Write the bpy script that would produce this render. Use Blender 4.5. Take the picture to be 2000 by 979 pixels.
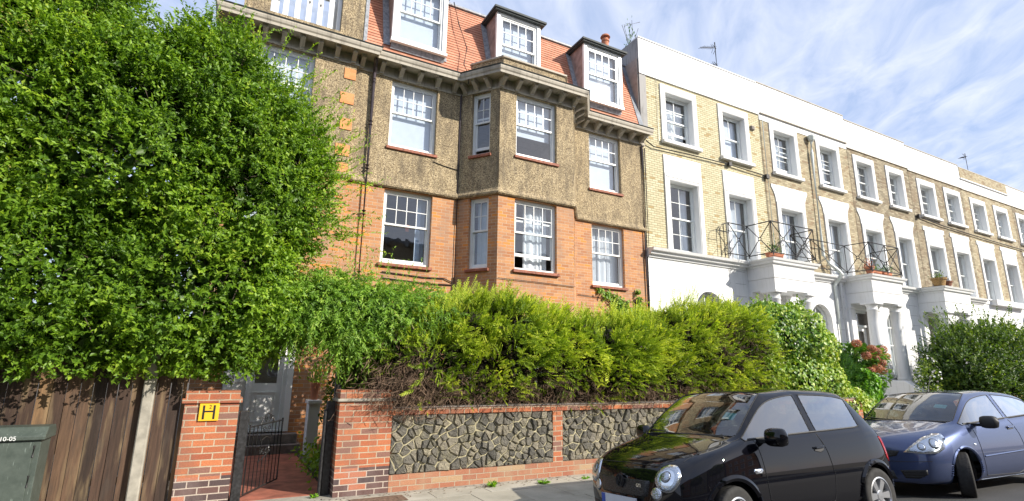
import bpy, bmesh, math, random
import numpy as np
from mathutils import Vector, Matrix
from mathutils.bvhtree import BVHTree

for o in list(bpy.data.objects): bpy.data.objects.remove(o)
scene = bpy.context.scene
col = scene.collection
R = math.radians
rng = np.random.default_rng(7)
random.seed(7)

# ---------------------------------------------------------------- camera
cam_d = bpy.data.cameras.new('camera'); cam = bpy.data.objects.new('camera', cam_d); col.objects.link(cam)
scene.camera = cam
cam_d.sensor_width = 36.0; cam_d.lens = 18.484; cam_d.clip_start = 0.05; cam_d.clip_end = 3000
yaw, pitch, roll = R(27.93), R(12.76), R(-0.79)
f_ = Vector((math.sin(yaw)*math.cos(pitch), math.cos(yaw)*math.cos(pitch), math.sin(pitch)))
r_ = Vector((math.cos(yaw), -math.sin(yaw), 0)); d_ = f_.cross(r_)
rt = r_*math.cos(roll) + d_*math.sin(roll); dn = -r_*math.sin(roll) + d_*math.cos(roll)
m3 = Matrix((rt, -dn, -f_)).transposed()
cam.matrix_world = Matrix.Translation((0, 0, 1.61)) @ m3.to_4x4()

# ---------------------------------------------------------------- sky, sun, exposure
SUN_AZ = R(38)      # from -Y (behind the camera) towards +X
SUN_EL = R(29)
sund = Vector((math.sin(SUN_AZ)*math.cos(SUN_EL), -math.cos(SUN_AZ)*math.cos(SUN_EL), math.sin(SUN_EL)))
world = bpy.data.worlds.new("World"); scene.world = world; world.use_nodes = True
nt = world.node_tree; N = nt.nodes; L = nt.links
bg = N['Background']
sky = N.new('ShaderNodeTexSky'); sky.sky_type = 'NISHITA'; sky.sun_disc = False
sky.sun_elevation = SUN_EL; sky.sun_rotation = math.atan2(sund.x, sund.y)
sky.air_density = 1.0; sky.dust_density = 1.2; sky.ozone_density = 1.5
tc = N.new('ShaderNodeTexCoord')
# thin streaked cirrus: direction projected on a high plane, stretched along one heading
sep = N.new('ShaderNodeSeparateXYZ'); L.new(tc.outputs['Generated'], sep.inputs[0])
zc = N.new('ShaderNodeMath'); zc.operation = 'MAXIMUM'; L.new(sep.outputs['Z'], zc.inputs[0]); zc.inputs[1].default_value = 0.06
dx = N.new('ShaderNodeMath'); dx.operation = 'DIVIDE'; L.new(sep.outputs['X'], dx.inputs[0]); L.new(zc.outputs[0], dx.inputs[1])
dy = N.new('ShaderNodeMath'); dy.operation = 'DIVIDE'; L.new(sep.outputs['Y'], dy.inputs[0]); L.new(zc.outputs[0], dy.inputs[1])
cmb = N.new('ShaderNodeCombineXYZ'); L.new(dx.outputs[0], cmb.inputs[0]); L.new(dy.outputs[0], cmb.inputs[1])
vr = N.new('ShaderNodeVectorRotate'); vr.rotation_type = 'Z_AXIS'; vr.inputs['Angle'].default_value = R(46)
mp = N.new('ShaderNodeMapping'); mp.inputs['Scale'].default_value = (2.6, 1.15, 1)
L.new(cmb.outputs[0], vr.inputs['Vector']); L.new(vr.outputs[0], mp.inputs[0])
n1 = N.new('ShaderNodeTexNoise'); n1.inputs['Scale'].default_value = 2.6; n1.inputs['Detail'].default_value = 9; n1.inputs['Roughness'].default_value = 0.58; n1.inputs['Distortion'].default_value = 0.6
L.new(mp.outputs[0], n1.inputs['Vector'])
n2 = N.new('ShaderNodeTexNoise'); n2.inputs['Scale'].default_value = 0.7; n2.inputs['Detail'].default_value = 3
L.new(cmb.outputs[0], n2.inputs['Vector'])
ad = N.new('ShaderNodeMath'); ad.operation = 'MULTIPLY_ADD'; L.new(n2.outputs[0], ad.inputs[0]); ad.inputs[1].default_value = 0.6; L.new(n1.outputs[0], ad.inputs[2])
cr = N.new('ShaderNodeMapRange'); cr.inputs['From Min'].default_value = 0.62; cr.inputs['From Max'].default_value = 1.14
cr.inputs['To Min'].default_value = 0.12; cr.inputs['To Max'].default_value = 0.86
L.new(ad.outputs[0], cr.inputs['Value'])
mx = N.new('ShaderNodeMix'); mx.data_type = 'RGBA'; L.new(cr.outputs[0], mx.inputs[0]); mb_ = N.new('ShaderNodeMix'); mb_.data_type = 'RGBA'; mb_.inputs[0].default_value = 0.6; L.new(sky.outputs[0], mb_.inputs[6]); mb_.inputs[7].default_value = (4.1, 5.5, 8.7, 1); L.new(mb_.outputs[2], mx.inputs[6])
mx.inputs[7].default_value = (7.9, 8.2, 9.2, 1)
L.new(mx.outputs[2], bg.inputs['Color']); bg.inputs['Strength'].default_value = 0.095

sl = bpy.data.lights.new('sun', 'SUN'); sl.energy = 4.9; sl.angle = R(0.53); sl.color = (1.0, 0.93, 0.82)
so = bpy.data.objects.new('sun', sl); col.objects.link(so); so.rotation_euler = sund.to_track_quat('Z', 'Y').to_euler()
so.location = (20, -30, 30)
scene.view_settings.view_transform = 'Standard'; scene.view_settings.look = 'None'
scene.view_settings.gamma = 1; scene.view_settings.exposure = 0.5
scene.render.engine = 'CYCLES'
# ---------------------------------------------------------------- helpers
ORG = {}
def tag(o, label=None, cat=None, group=None, kind=None):
    if label: o['label'] = label
    if cat: o['category'] = cat
    if group: o['group'] = group
    if kind: o['kind'] = kind
    return o
def thing(name, loc, label, cat, group=None):
    o = bpy.data.objects.new(name, None); col.objects.link(o); o.location = loc; o.empty_display_size = 0.3
    ORG[o.name] = Vector(loc)
    return tag(o, label, cat, group)
def frame(O, U, Nn=None):
    """local (u, d, z): u along U, d outward, z up"""
    O = Vector(O); U = Vector(U).normalized(); D = Vector((U.y, -U.x, 0)) if Nn is None else Vector(Nn)
    return lambda u, d, z: (O.x + U.x*u + D.x*d, O.y + U.y*u + D.y*d, O.z + z)
class MB:
    def __init__(s, tf=None): s.v = []; s.f = []; s.m = []; s.r = []; s.tf = tf; s.mi = 0; s.rn = None
    def p(s, a):
        s.v.append(s.tf(*a) if s.tf else tuple(a)); return len(s.v)-1
    def face(s, pts):
        s.f.append([s.p(q) for q in pts]); s.m.append(s.mi); s.r.append(random.random() if s.rn is None else s.rn)
    def idx(s, ids): s.f.append(list(ids)); s.m.append(s.mi); s.r.append(random.random() if s.rn is None else s.rn)
    def box(s, x0, x1, y0, y1, z0, z1, skip=''):
        r = random.random() if s.rn is None else s.rn
        i = [s.p(q) for q in ((x0,y0,z0),(x1,y0,z0),(x1,y1,z0),(x0,y1,z0),(x0,y0,z1),(x1,y0,z1),(x1,y1,z1),(x0,y1,z1))]
        for k, q in (('b',(0,3,2,1)),('t',(4,5,6,7)),('f',(0,1,5,4)),('r',(1,2,6,5)),('k',(2,3,7,6)),('l',(3,0,4,7))):
            if k in skip: continue
            s.f.append([i[j] for j in q]); s.m.append(s.mi); s.r.append(r)
    def tube(s, pts, r, n=6, cap=True, r2=None):
        pts = [Vector(s.tf(*p)) if s.tf else Vector(p) for p in pts]; rings = []
        up0 = None
        for i, p in enumerate(pts):
            t = (pts[min(i+1, len(pts)-1)] - pts[max(i-1, 0)]).normalized()
            if up0 is None:
                up0 = Vector((0,0,1)) if abs(t.z) < .9 else Vector((1,0,0))
            a = t.cross(up0)
            if a.length < 1e-4: a = t.orthogonal()
            a.normalize(); b = t.cross(a); up0 = b if abs(t.z) > .9 else up0
            rr = r if r2 is None else r + (r2-r)*i/(len(pts)-1)
            ring = []
            for k in range(n):
                an = 2*math.pi*k/n; q = p + a*math.cos(an)*rr + b*math.sin(an)*rr
                s.v.append(tuple(q)); ring.append(len(s.v)-1)
            rings.append(ring)
        for A, B in zip(rings, rings[1:]):
            for k in range(n): s.idx((A[k], A[(k+1) % n], B[(k+1) % n], B[k]))
        if cap: s.idx(rings[0][::-1]); s.idx(rings[-1])
    def lathe(s, prof, c=(0,0,0), n=20, axis='z'):
        rings = []
        for (rr, h) in prof:
            ring = []
            for k in range(n):
                a = 2*math.pi*k/n; x, y = rr*math.cos(a), rr*math.sin(a)
                q = (c[0]+x, c[1]+y, c[2]+h) if axis == 'z' else (c[0]+x, c[1]+h, c[2]+y)
                ring.append(s.p(q))
            rings.append(ring)
        for A, B in zip(rings, rings[1:]):
            for k in range(n): s.idx((A[k], A[(k+1) % n], B[(k+1) % n], B[k]))
        s.idx(rings[0][::-1]); s.idx(rings[-1])
    def prism(s, poly, d0, d1, plane='xz'):
        """poly in (u,z) extruded in d from d0 to d1 (local frame), or plane 'yz' extruded in x, 'xy' in z"""
        def P(a, b, d): return (a, d, b) if plane == 'xz' else ((d, a, b) if plane == 'yz' else (a, b, d))
        A = [s.p(P(a, b, d0)) for a, b in poly]; B = [s.p(P(a, b, d1)) for a, b in poly]; n = len(poly)
        s.idx(A); s.idx(B[::-1])
        for k in range(n): s.idx((A[k], B[k], B[(k+1) % n], A[(k+1) % n]))
    def sweep(s, path, prof, closed_ends=True):
        """path: plan points (x,y) walked so that outward is to the right; prof: (offset outward, z)"""
        P = [Vector((a, b)) for a, b in path]; dirs = [(P[i+1]-P[i]).normalized() for i in range(len(P)-1)]
        nr = [Vector((d.y, -d.x)) for d in dirs]
        rings = []
        for i, p in enumerate(P):
            if i == 0: m = nr[0]
            elif i == len(P)-1: m = nr[-1]
            else:
                a, b = nr[i-1], nr[i]; m = (a+b); m = m/(m.length**2/2) if m.length > 1e-3 else a
            rings.append([s.p((p.x + m.x*o, p.y + m.y*o, z)) for o, z in prof])
        n = len(prof)
        for A, B in zip(rings, rings[1:]):
            for k in range(n): s.idx((A[k], B[k], B[(k+1) % n], A[(k+1) % n]))
        if closed_ends: s.idx(rings[0]); s.idx(rings[-1][::-1])
    def build(s, name, mat, parent=None, smooth=False, label=None, bevel=0, fixn=True):
        me = bpy.data.meshes.new(name)
        off = Vector((0,0,0)); loc = None
        if parent is not None:
            r = parent
            while r.parent is not None: r = r.parent
            off = ORG[r.name]
        else:
            a = np.array(s.v); off = Vector((float((a[:,0].min()+a[:,0].max())/2), float((a[:,1].min()+a[:,1].max())/2), float(a[:,2].min()))); loc = off
        me.from_pydata([(x-off.x, y-off.y, z-off.z) for x, y, z in s.v], [], s.f)
        mats = mat if isinstance(mat, (list, tuple)) else [mat]
        for m in mats: me.materials.append(m)
        if len(mats) > 1: me.polygons.foreach_set('material_index', s.m)
        at = me.attributes.new('rnd', 'FLOAT', 'FACE'); at.data.foreach_set('value', s.r)
        if fixn:
            bm = bmesh.new(); bm.from_mesh(me)
            bmesh.ops.remove_doubles(bm, verts=bm.verts, dist=1e-5)
            bmesh.ops.recalc_face_normals(bm, faces=bm.faces); bm.to_mesh(me); bm.free()
        boxuv(me, off)
        if smooth: me.polygons.foreach_set('use_smooth', [True]*len(me.polygons))
        me.update()
        o = bpy.data.objects.new(name, me); col.objects.link(o)
        if loc is not None: o.location = loc; ORG[o.name] = loc.copy()
        if parent is not None: o.parent = parent
        if label: o['label'] = label
        if bevel:
            b = o.modifiers.new('bevel', 'BEVEL'); b.width = bevel; b.segments = 1; b.limit_method = 'ANGLE'
        return o
def boxuv(me, off):
    uv = me.uv_layers.new(name='UVMap'); n = len(me.loops)
    co = np.empty(len(me.vertices)*3); me.vertices.foreach_get('co', co); co = co.reshape(-1, 3) + np.array(off)
    vi = np.empty(n, dtype=np.int64); me.loops.foreach_get('vertex_index', vi)
    ls = np.empty(len(me.polygons), dtype=np.int64); me.polygons.foreach_get('loop_total', ls)
    nn = np.empty(len(me.polygons)*3); me.polygons.foreach_get('normal', nn); nn = nn.reshape(-1, 3)
    nl = np.repeat(nn, ls, axis=0); P = co[vi]
    flat = np.abs(nl[:, 2]) > 0.75
    h = np.hypot(nl[:, 0], nl[:, 1]) + 1e-9
    t = np.stack([-nl[:, 1]/h, nl[:, 0]/h], 1)
    sg = np.where(np.abs(t[:, 0]) > np.abs(t[:, 1]), np.sign(t[:, 0]+1e-12), np.sign(t[:, 1]+1e-12)); t = t*sg[:, None]
    U = np.where(flat, P[:, 0], P[:, 0]*t[:, 0] + P[:, 1]*t[:, 1]); Vv = np.where(flat, P[:, 1], P[:, 2])
    uv.data.foreach_set('uv', np.stack([U, Vv], 1).ravel())
def wall(mb, u0, u1, z0, z1, ops, depth=0.22, d=0.0):
    """wall face at outward offset d with rectangular openings (u0,u1,z0,z1) and their reveals"""
    us = sorted({u0, u1, *[a for o in ops for a in o[:2] if u0 < a < u1]}); zs = sorted({z0, z1, *[a for o in ops for a in o[2:4] if z0 < a < z1]})
    for a, b in zip(us, us[1:]):
        for c, e in zip(zs, zs[1:]):
            mu, mz = (a+b)/2, (c+e)/2
            if any(o[0] < mu < o[1] and o[2] < mz < o[3] for o in ops): continue
            mb.face(((a,d,c),(b,d,c),(b,d,e),(a,d,e)))
    for o in ops:
        a, b, c, e = max(o[0],u0), min(o[1],u1), max(o[2],z0), min(o[3],z1)
        if a >= b or c >= e: continue
        if o[0] >= u0: mb.face(((a,d,c),(a,d,e),(a,d-depth,e),(a,d-depth,c)))
        if o[1] <= u1: mb.face(((b,d,c),(b,d-depth,c),(b,d-depth,e),(b,d,e)))
        if o[3] <= z1: mb.face(((a,d,e),(b,d,e),(b,d-depth,e),(a,d-depth,e)))
        if o[2] >= z0: mb.face(((a,d,c),(a,d-depth,c),(b,d-depth,c),(b,d,c)))
# ---------------------------------------------------------------- materials
class NT:
    def __init__(s, name):
        s.m = bpy.data.materials.new(name); s.m.use_nodes = True; s.nt = s.m.node_tree; s.b = s.nt.nodes['Principled BSDF']
    def n(s, t, **kw):
        x = s.nt.nodes.new('ShaderNode'+t)
        for k, v in kw.items():
            if k in x.inputs: x.inputs[k].default_value = v
            else: setattr(x, k, v)
        return x
    def l(s, a, b): s.nt.links.new(a, b)
    def uv(s, scale=(1,1,1), rot=0):
        t = s.n('TexCoord'); m = s.n('Mapping'); m.inputs['Scale'].default_value = scale; m.inputs['Rotation'].default_value = (0,0,rot)
        s.l(t.outputs['UV'], m.inputs[0]); return m.outputs[0]
    def obj(s, scale=(1,1,1)):
        t = s.n('TexCoord'); m = s.n('Mapping'); m.inputs['Scale'].default_value = scale
        s.l(t.outputs['Object'], m.inputs[0]); return m.outputs[0]
    def noise(s, vec, scale, detail=4, rough=.55, dist=0):
        x = s.n('TexNoise'); x.inputs['Scale'].default_value = scale; x.inputs['Detail'].default_value = detail; x.inputs['Roughness'].default_value = rough
        x.inputs['Distortion'].default_value = dist; s.l(vec, x.inputs['Vector']); return x.outputs[0]
    def ramp(s, fac, stops, interp='LINEAR'):
        x = s.n('ValToRGB'); e = x.color_ramp.elements; x.color_ramp.interpolation = interp
        e[0].position = stops[0][0]; e[0].color = c4(stops[0][1]); e[1].position = stops[-1][0]; e[1].color = c4(stops[-1][1])
        for p, c in stops[1:-1]:
            q = e.new(p); q.color = c4(c)
        s.l(fac, x.inputs[0]); return x.outputs[0]
    def mix(s, fac, a, b, mode='MIX'):
        x = s.n('Mix', data_type='RGBA', blend_type=mode)
        for k, v in ((0, fac), (6, a), (7, b)):
            if hasattr(v, 'links') or hasattr(v, 'is_linked'): s.l(v, x.inputs[k])
            else: x.inputs[k].default_value = v if k == 0 else c4(v)
        return x.outputs[2]
    def math(s, op, a, b=0.0):
        x = s.n('Math', operation=op)
        for k, v in ((0, a), (1, b)):
            if hasattr(v, 'is_linked'): s.l(v, x.inputs[k])
            else: x.inputs[k].default_value = v
        return x.outputs[0]
    def bump(s, h, strength=.3, dist=.01):
        x = s.n('Bump'); x.inputs['Strength'].default_value = strength; x.inputs['Distance'].default_value = dist
        s.l(h, x.inputs['Height']); s.l(x.outputs[0], s.b.inputs['Normal']); return x
    def rnd(s):
        x = s.n('Attribute'); x.attribute_name = 'rnd'; return x.outputs['Fac']
    def out(s, colr=None, rough=None, **kw):
        for k, v in (('Base Color', colr), ('Roughness', rough)):
            if v is None: continue
            if hasattr(v, 'is_linked'): s.l(v, s.b.inputs[k])
            else: s.b.inputs[k].default_value = c4(v) if k == 'Base Color' else v
        for k, v in kw.items(): s.b.inputs[k.replace('_', ' ')].default_value = v
        return s.m
def c4(c): return (c[0], c[1], c[2], 1.0) if len(c) == 3 else c
def plain(name, c, rough=.6, var=.12, scale=6, bump=0.0, **kw):
    t = NT(name); v = t.obj(); n = t.noise(v, scale, 5)
    dark = tuple(x*(1-var*2) for x in c); lite = tuple(min(1, x*(1+var)) for x in c)
    cc = t.ramp(n, [(.3, dark), (.7, lite)])
    if bump: t.bump(t.noise(v, scale*12, 4), bump, .004)
    return t.out(cc, rough, **kw)
def brick(name, c1, c2, mortar, odd=None, oddp=.12, dirt=None, dirtamt=.5, bw=.225, rh=.0755, ms=.0055, bumpd=.006):
    t = NT(name); uv = t.uv()
    w = t.n('TexNoise'); w.inputs['Scale'].default_value = 9; t.l(uv, w.inputs['Vector'])
    wv = t.n('MixRGB') if False else None
    b = t.n('TexBrick'); b.offset = .5; b.squash = 1.0
    for k, v in (('Scale', 1.0), ('Mortar Size', ms), ('Mortar Smooth', .15), ('Bias', -.05), ('Brick Width', bw), ('Row Height', rh)): b.inputs[k].default_value = v
    b.inputs['Color1'].default_value = c4(c1); b.inputs['Color2'].default_value = c4(c2); b.inputs['Mortar'].default_value = c4(mortar)
    # slight waviness so courses are not ruler straight
    vs = t.n('VectorMath', operation='MULTIPLY_ADD'); nn = t.n('TexNoise'); nn.inputs['Scale'].default_value = 5; nn.inputs['Detail'].default_value = 3; t.l(uv, nn.inputs['Vector'])
    t.l(nn.outputs['Color'], vs.inputs[0]); vs.inputs[1].default_value = (.008, .008, 0); t.l(uv, vs.inputs[2]); t.l(vs.outputs[0], b.inputs['Vector'])
    colr = b.outputs['Color']
    notm = t.math('SUBTRACT', 1.0, b.outputs['Fac'])
    if odd:
        # a second brick field with the same lattice picks some bricks out
        b2 = t.n('TexBrick'); b2.offset = .5
        for k, v in (('Scale', 1.0), ('Mortar Size', ms), ('Mortar Smooth', .15), ('Bias', 0.0), ('Brick Width', bw), ('Row Height', rh)): b2.inputs[k].default_value = v
        b2.inputs['Color1'].default_value = (0,0,0,1); b2.inputs['Color2'].default_value = (1,1,1,1); b2.inputs['Mortar'].default_value = (0,0,0,1)
        t.l(vs.outputs[0], b2.inputs['Vector'])
        sel = t.ramp(b2.outputs['Color'], [(1-oddp-.02, (0,0,0)), (1-oddp, (1,1,1))])
        colr = t.mix(t.math('MULTIPLY', sel, notm), colr, odd)
    fine = t.noise(uv, 60, 4, .7)
    colr = t.mix(.55, colr, t.ramp(fine, [(.3, (.55,.55,.55)), (.7, (1.25,1.25,1.25))]), 'MULTIPLY')
    if dirt:
        st = t.uv((1.3, .45, 1)); dn_ = t.noise(st, 1.7, 6, .6)
        colr = t.mix(t.ramp(dn_, [(.46, (0,0,0)), (.72, (dirtamt,)*3)]), colr, dirt)
    h = t.math('ADD', t.math('MULTIPLY', b.outputs['Fac'], -1.0), t.math('MULTIPLY', fine, .35))
    t.bump(h, .6, bumpd)
    return t.out(colr, .88)
def leafmat(name, stops, trans=.35, gloss=.35):
    t = NT(name); r = t.rnd(); c = t.ramp(r, stops)
    nz = t.noise(t.obj(), 1.3, 3); c = t.mix(.5, c, t.ramp(nz, [(.35, (.72,.75,.7)), (.65, (1.2,1.18,1.1))]), 'MULTIPLY')
    d = t.b; t.l(c, d.inputs['Base Color']); d.inputs['Roughness'].default_value = .45; d.inputs['Specular IOR Level'].default_value = gloss
    tr = t.n('BsdfTranslucent'); t.l(t.mix(1.0, c, (1.5, 1.5, .6), 'MULTIPLY'), tr.inputs['Color'])
    mx = t.n('MixShader'); mx.inputs[0].default_value = trans; t.l(d.outputs[0], mx.inputs[1]); t.l(tr.outputs[0], mx.inputs[2])
    out = t.nt.nodes['Material Output']; t.l(mx.outputs[0], out.inputs['Surface'])
    return t.m
def glassmat(name, tint=(.9,.93,.95), boost=2.2):
    t = NT(name); ge = t.n('NewGeometry'); dt = t.n('VectorMath', operation='DOT_PRODUCT'); t.l(ge.outputs['Incoming'], dt.inputs[0]); t.l(ge.outputs['Normal'], dt.inputs[1])
    cs = t.math('SUBTRACT', 1.0, t.math('ABSOLUTE', dt.outputs['Value']))
    f = t.math('MINIMUM', t.math('MULTIPLY', t.math('ADD', t.math('MULTIPLY', t.math('POWER', cs, 5.0), .96), .04), boost), 1.0)
    g = t.n('BsdfGlossy'); g.inputs['Roughness'].default_value = .01; g.inputs['Color'].default_value = (1,1,1,1)
    # old glass: slightly wavy
    nz = t.noise(t.obj(), 2.2, 2); bp = t.n('Bump'); bp.inputs['Strength'].default_value = .12; bp.inputs['Distance'].default_value = .02; t.l(nz, bp.inputs['Height']); t.l(bp.outputs[0], g.inputs['Normal'])
    tr = t.n('BsdfTransparent'); tr.inputs['Color'].default_value = c4(tint)
    mx = t.n('MixShader'); t.l(f, mx.inputs[0]); t.l(tr.outputs[0], mx.inputs[1]); t.l(g.outputs[0], mx.inputs[2])
    t.l(mx.outputs[0], t.nt.nodes['Material Output'].inputs['Surface']); return t.m

M = {}
M['redbrick'] = brick('red_brick', (.43,.185,.08), (.60,.31,.14), (.54,.43,.32), odd=(.66,.26,.06), oddp=.12, dirt=(.33,.22,.16), dirtamt=.75, ms=.0055)
M['pierbrick'] = brick('wall_brick', (.34,.10,.05), (.57,.20,.08), (.47,.38,.27), odd=(.24,.12,.09), oddp=.12, dirt=(.16,.10,.08), dirtamt=.75, ms=.0075, bumpd=.012)
M['darkpier'] = brick('splashed_blue_brick', (.075,.052,.052), (.16,.08,.065), (.48,.40,.33), odd=(.42,.15,.08), oddp=.18, dirt=(.34,.27,.25), dirtamt=.4, ms=.007, bumpd=.012)
M['plinthbrick'] = brick('faded_plinth_brick', (.32,.12,.07), (.43,.20,.11), (.40,.33,.24), odd=(.40,.26,.15), oddp=.2, dirt=(.36,.28,.18), dirtamt=.6, ms=.006)
M['yellowbrick'] = brick('pale_stock_brick', (.54,.49,.31), (.68,.62,.42), (.27,.23,.14), odd=(.42,.31,.14), oddp=.05, dirt=(.42,.34,.2), dirtamt=.35, ms=.009)
M['brownbrick'] = brick('weathered_stock_brick', (.22,.185,.12), (.47,.41,.285), (.19,.16,.11), odd=(.20,.15,.095), oddp=.16, dirt=(.24,.17,.10), dirtamt=.75)
M['midbrick'] = brick('buff_stock_brick', (.31,.26,.165), (.54,.475,.32), (.23,.19,.125), odd=(.28,.20,.12), oddp=.10, dirt=(.34,.25,.14), dirtamt=.6)
M['orangebrick'] = brick('orange_quoin_brick', (.66,.27,.10), (.74,.34,.14), (.66,.36,.2), ms=.003)

def pebble():
    t = NT('pebbledash'); uv = t.uv(); v = t.n('TexVoronoi'); v.inputs['Scale'].default_value = 62; t.l(uv, v.inputs['Vector'])
    n = t.noise(uv, 38, 5, .75)
    s_ = t.n('SeparateColor'); t.l(v.outputs['Color'], s_.inputs[0])
    c = t.ramp(t.math('ADD', t.math('MULTIPLY', s_.outputs[0], .5), t.math('MULTIPLY', n, .55)), [(.22, (.085,.062,.04)), (.40, (.25,.19,.115)), (.55, (.43,.335,.195)), (.75, (.64,.52,.33))])
    big = t.noise(t.uv((1.6, .5, 1)), 2.0, 6, .62)
    c = t.mix(t.ramp(big, [(.46, (0,0,0)), (.72, (.8,.8,.8))]), c, (.12,.095,.066))
    mid = t.noise(t.uv((9, 1.2, 1)), 1.2, 4, .6)
    c = t.mix(t.ramp(mid, [(.50, (0,0,0)), (.74, (.65,.65,.65))]), c, (.12,.10,.075))
    t.bump(t.math('SUBTRACT', n, t.math('MULTIPLY', v.outputs['Distance'], .8)), 1.0, .014)
    return t.out(c, .95)
M['pebble'] = pebble()
def stuccomat(name, c=(.74,.745,.74), stain=.5, sc=(.55,.53,.48)):
    t = NT(name); uv = t.uv(); n = t.noise(t.uv((1.5,.5,1)), 1.4, 6, .6)
    cc = t.mix(t.ramp(n, [(.52, (0,0,0)), (.8, (stain,)*3)]), c, sc)
    g2 = t.noise(t.uv((9,.7,1)), 1.5, 5, .65); cc = t.mix(t.ramp(g2, [(.54,(0,0,0)),(.74,(stain*.9,)*3)]), cc, tuple(x*.8 for x in sc))
    f = t.noise(uv, 30, 5); t.bump(f, .15, .004)
    return t.out(cc, .7)
M['stucco'] = stuccomat('white_stucco')
M['parapet'] = stuccomat('white_parapet_paint', (.78,.785,.78), .4)
M['cornice'] = stuccomat('weathered_stone_paint', (.44,.40,.33), .9, (.14,.12,.095))
M['dirty'] = stuccomat('dirty_render', (.30,.29,.28), .95, (.07,.065,.06))
M['lead'] = plain('lead_sheet', (.20,.22,.25), .5, .2)
M['darklead'] = plain('dark_roof_felt', (.05,.06,.06), .7, .2)
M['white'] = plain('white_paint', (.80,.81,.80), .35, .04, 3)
M['greywhite'] = plain('off_white_joinery', (.74,.76,.74), .4, .05, 3)  # slightly greyer than the plain white paint
M['cheek'] = plain('pink_brown_cheek', (.34,.25,.22), .7, .2)
def tilemat():
    t = NT('clay_tiles'); uv = t.uv(); b = t.n('TexBrick'); b.offset = .5
    for k, v in (('Scale', 1.0), ('Mortar Size', .002), ('Brick Width', .165), ('Row Height', .0952), ('Bias', 0.0)): b.inputs[k].default_value = v
    b.inputs['Color1'].default_value = (.52,.22,.135,1); b.inputs['Color2'].default_value = (.64,.30,.19,1); b.inputs['Mortar'].default_value = (.36,.15,.09,1)
    t.l(uv, b.inputs['Vector']); n = t.noise(uv, 2.5, 5)
    n3 = t.noise(t.uv((3,1,1)), 3.5, 5)
    c = t.mix(t.ramp(n, [(.42,(0,0,0)),(.7,(.65,.65,.65))]), b.outputs['Color'], (.40,.20,.13)); c = t.mix(t.ramp(n3, [(.58,(0,0,0)),(.7,(.5,.5,.5))]), c, (.30,.22,.16)); c = t.mix(.5, c, t.ramp(t.rnd(), [(0,(.75,.75,.75)),(1,(1.15,1.15,1.15))]), 'MULTIPLY')
    return t.out(c, .8)
M['tile'] = tilemat()
M['sillbrick'] = plain('red_tile_sill', (.34,.12,.07), .7, .3, 18, .3)
M['glass'] = glassmat('window_glass', (.9,.93,.95), 3.4)
M['blind'] = plain('pale_blind', (.60,.66,.75), .8, .03)
M['curtain'] = plain('white_curtain', (.66,.70,.74), .8, .04)
M['bluecurtain'] = plain('pale_blue_curtain', (.48,.58,.74), .8, .05)
M['room'] = plain('room_plaster', (.32,.29,.26), .9, .1)
M['pipe'] = plain('dark_brown_pipe', (.055,.04,.045), .35, .2)
M['iron'] = plain('black_iron', (.025,.024,.024), .4, .2)
M['cable'] = plain('black_cable', (.02,.018,.018), .6, .1)
M['palepipe'] = plain('pale_green_pipe', (.62,.66,.62), .4, .06)
M['blackwood'] = plain('black_painted_wood', (.022,.022,.024), .45, .5, 30, .5)
M['terracotta'] = plain('terracotta', (.50,.19,.10), .8, .15)
M['concrete'] = plain('concrete', (.36,.335,.28), .9, .15, 9, .4)
M['greystep'] = plain('worn_grey_step', (.24,.21,.19), .85, .2, 8, .3)
M['orange'] = plain('orange_plastic', (.8,.18,.04), .5, .05)
M['redpath'] = plain('red_painted_path', (.36,.12,.075), .75, .25, 5, .3)
M['doorwhite'] = plain('white_door_paint', (.84,.84,.82), .35, .04, 3)
M['bluedoor'] = plain('dark_blue_door', (.02,.05,.14), .3, .08)
M['pot'] = plain('basket_brown', (.34,.21,.08), .9, .25, 30, .5)
M['brownpot'] = plain('brown_trough', (.22,.09,.05), .8, .15)
def leadflash():
    return plain('grey_lead_flashing', (.33,.35,.38), .5, .25, 14)
M['flash'] = leadflash()
# ================================================================ ground, road, pavement
def roadz(y): return float(np.interp(y, [-3.1,1.2,3.0,5.5], [-.12,.09,.055,-.142]))
asph = NT('asphalt'); uvv = asph.uv(); an = asph.noise(uvv, 90, 3, .8); ab = asph.noise(uvv, .8, 4)
ac = asph.mix(.6, asph.ramp(an, [(.3,(.03,.03,.031)),(.7,(.085,.083,.08))]), asph.ramp(ab, [(.3,(.7,.7,.7)),(.7,(1.15,1.15,1.15))]), 'MULTIPLY'); asph.bump(an, .5, .006)
M['asphalt'] = asph.out(ac, .85)
M['soil'] = plain('garden_soil', (.10,.08,.055), .95, .3, 4, .6)
mb = MB(); mb.face(((-500,-500,-.22),(500,-500,-.22),(500,500,-.22),(-500,500,-.22)))
tag(mb.build('ground', M['soil'], fixn=False), kind='structure')
mb = MB()
ys = [-3.1, 1.2, 3, 5.46]
for a, b in zip(ys, ys[1:]): mb.face(((-80,a,roadz(a)),(160,a,roadz(a)),(160,b,roadz(b)),(-80,b,roadz(b))))
tag(mb.build('road', M['asphalt'], fixn=False), kind='structure')
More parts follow.
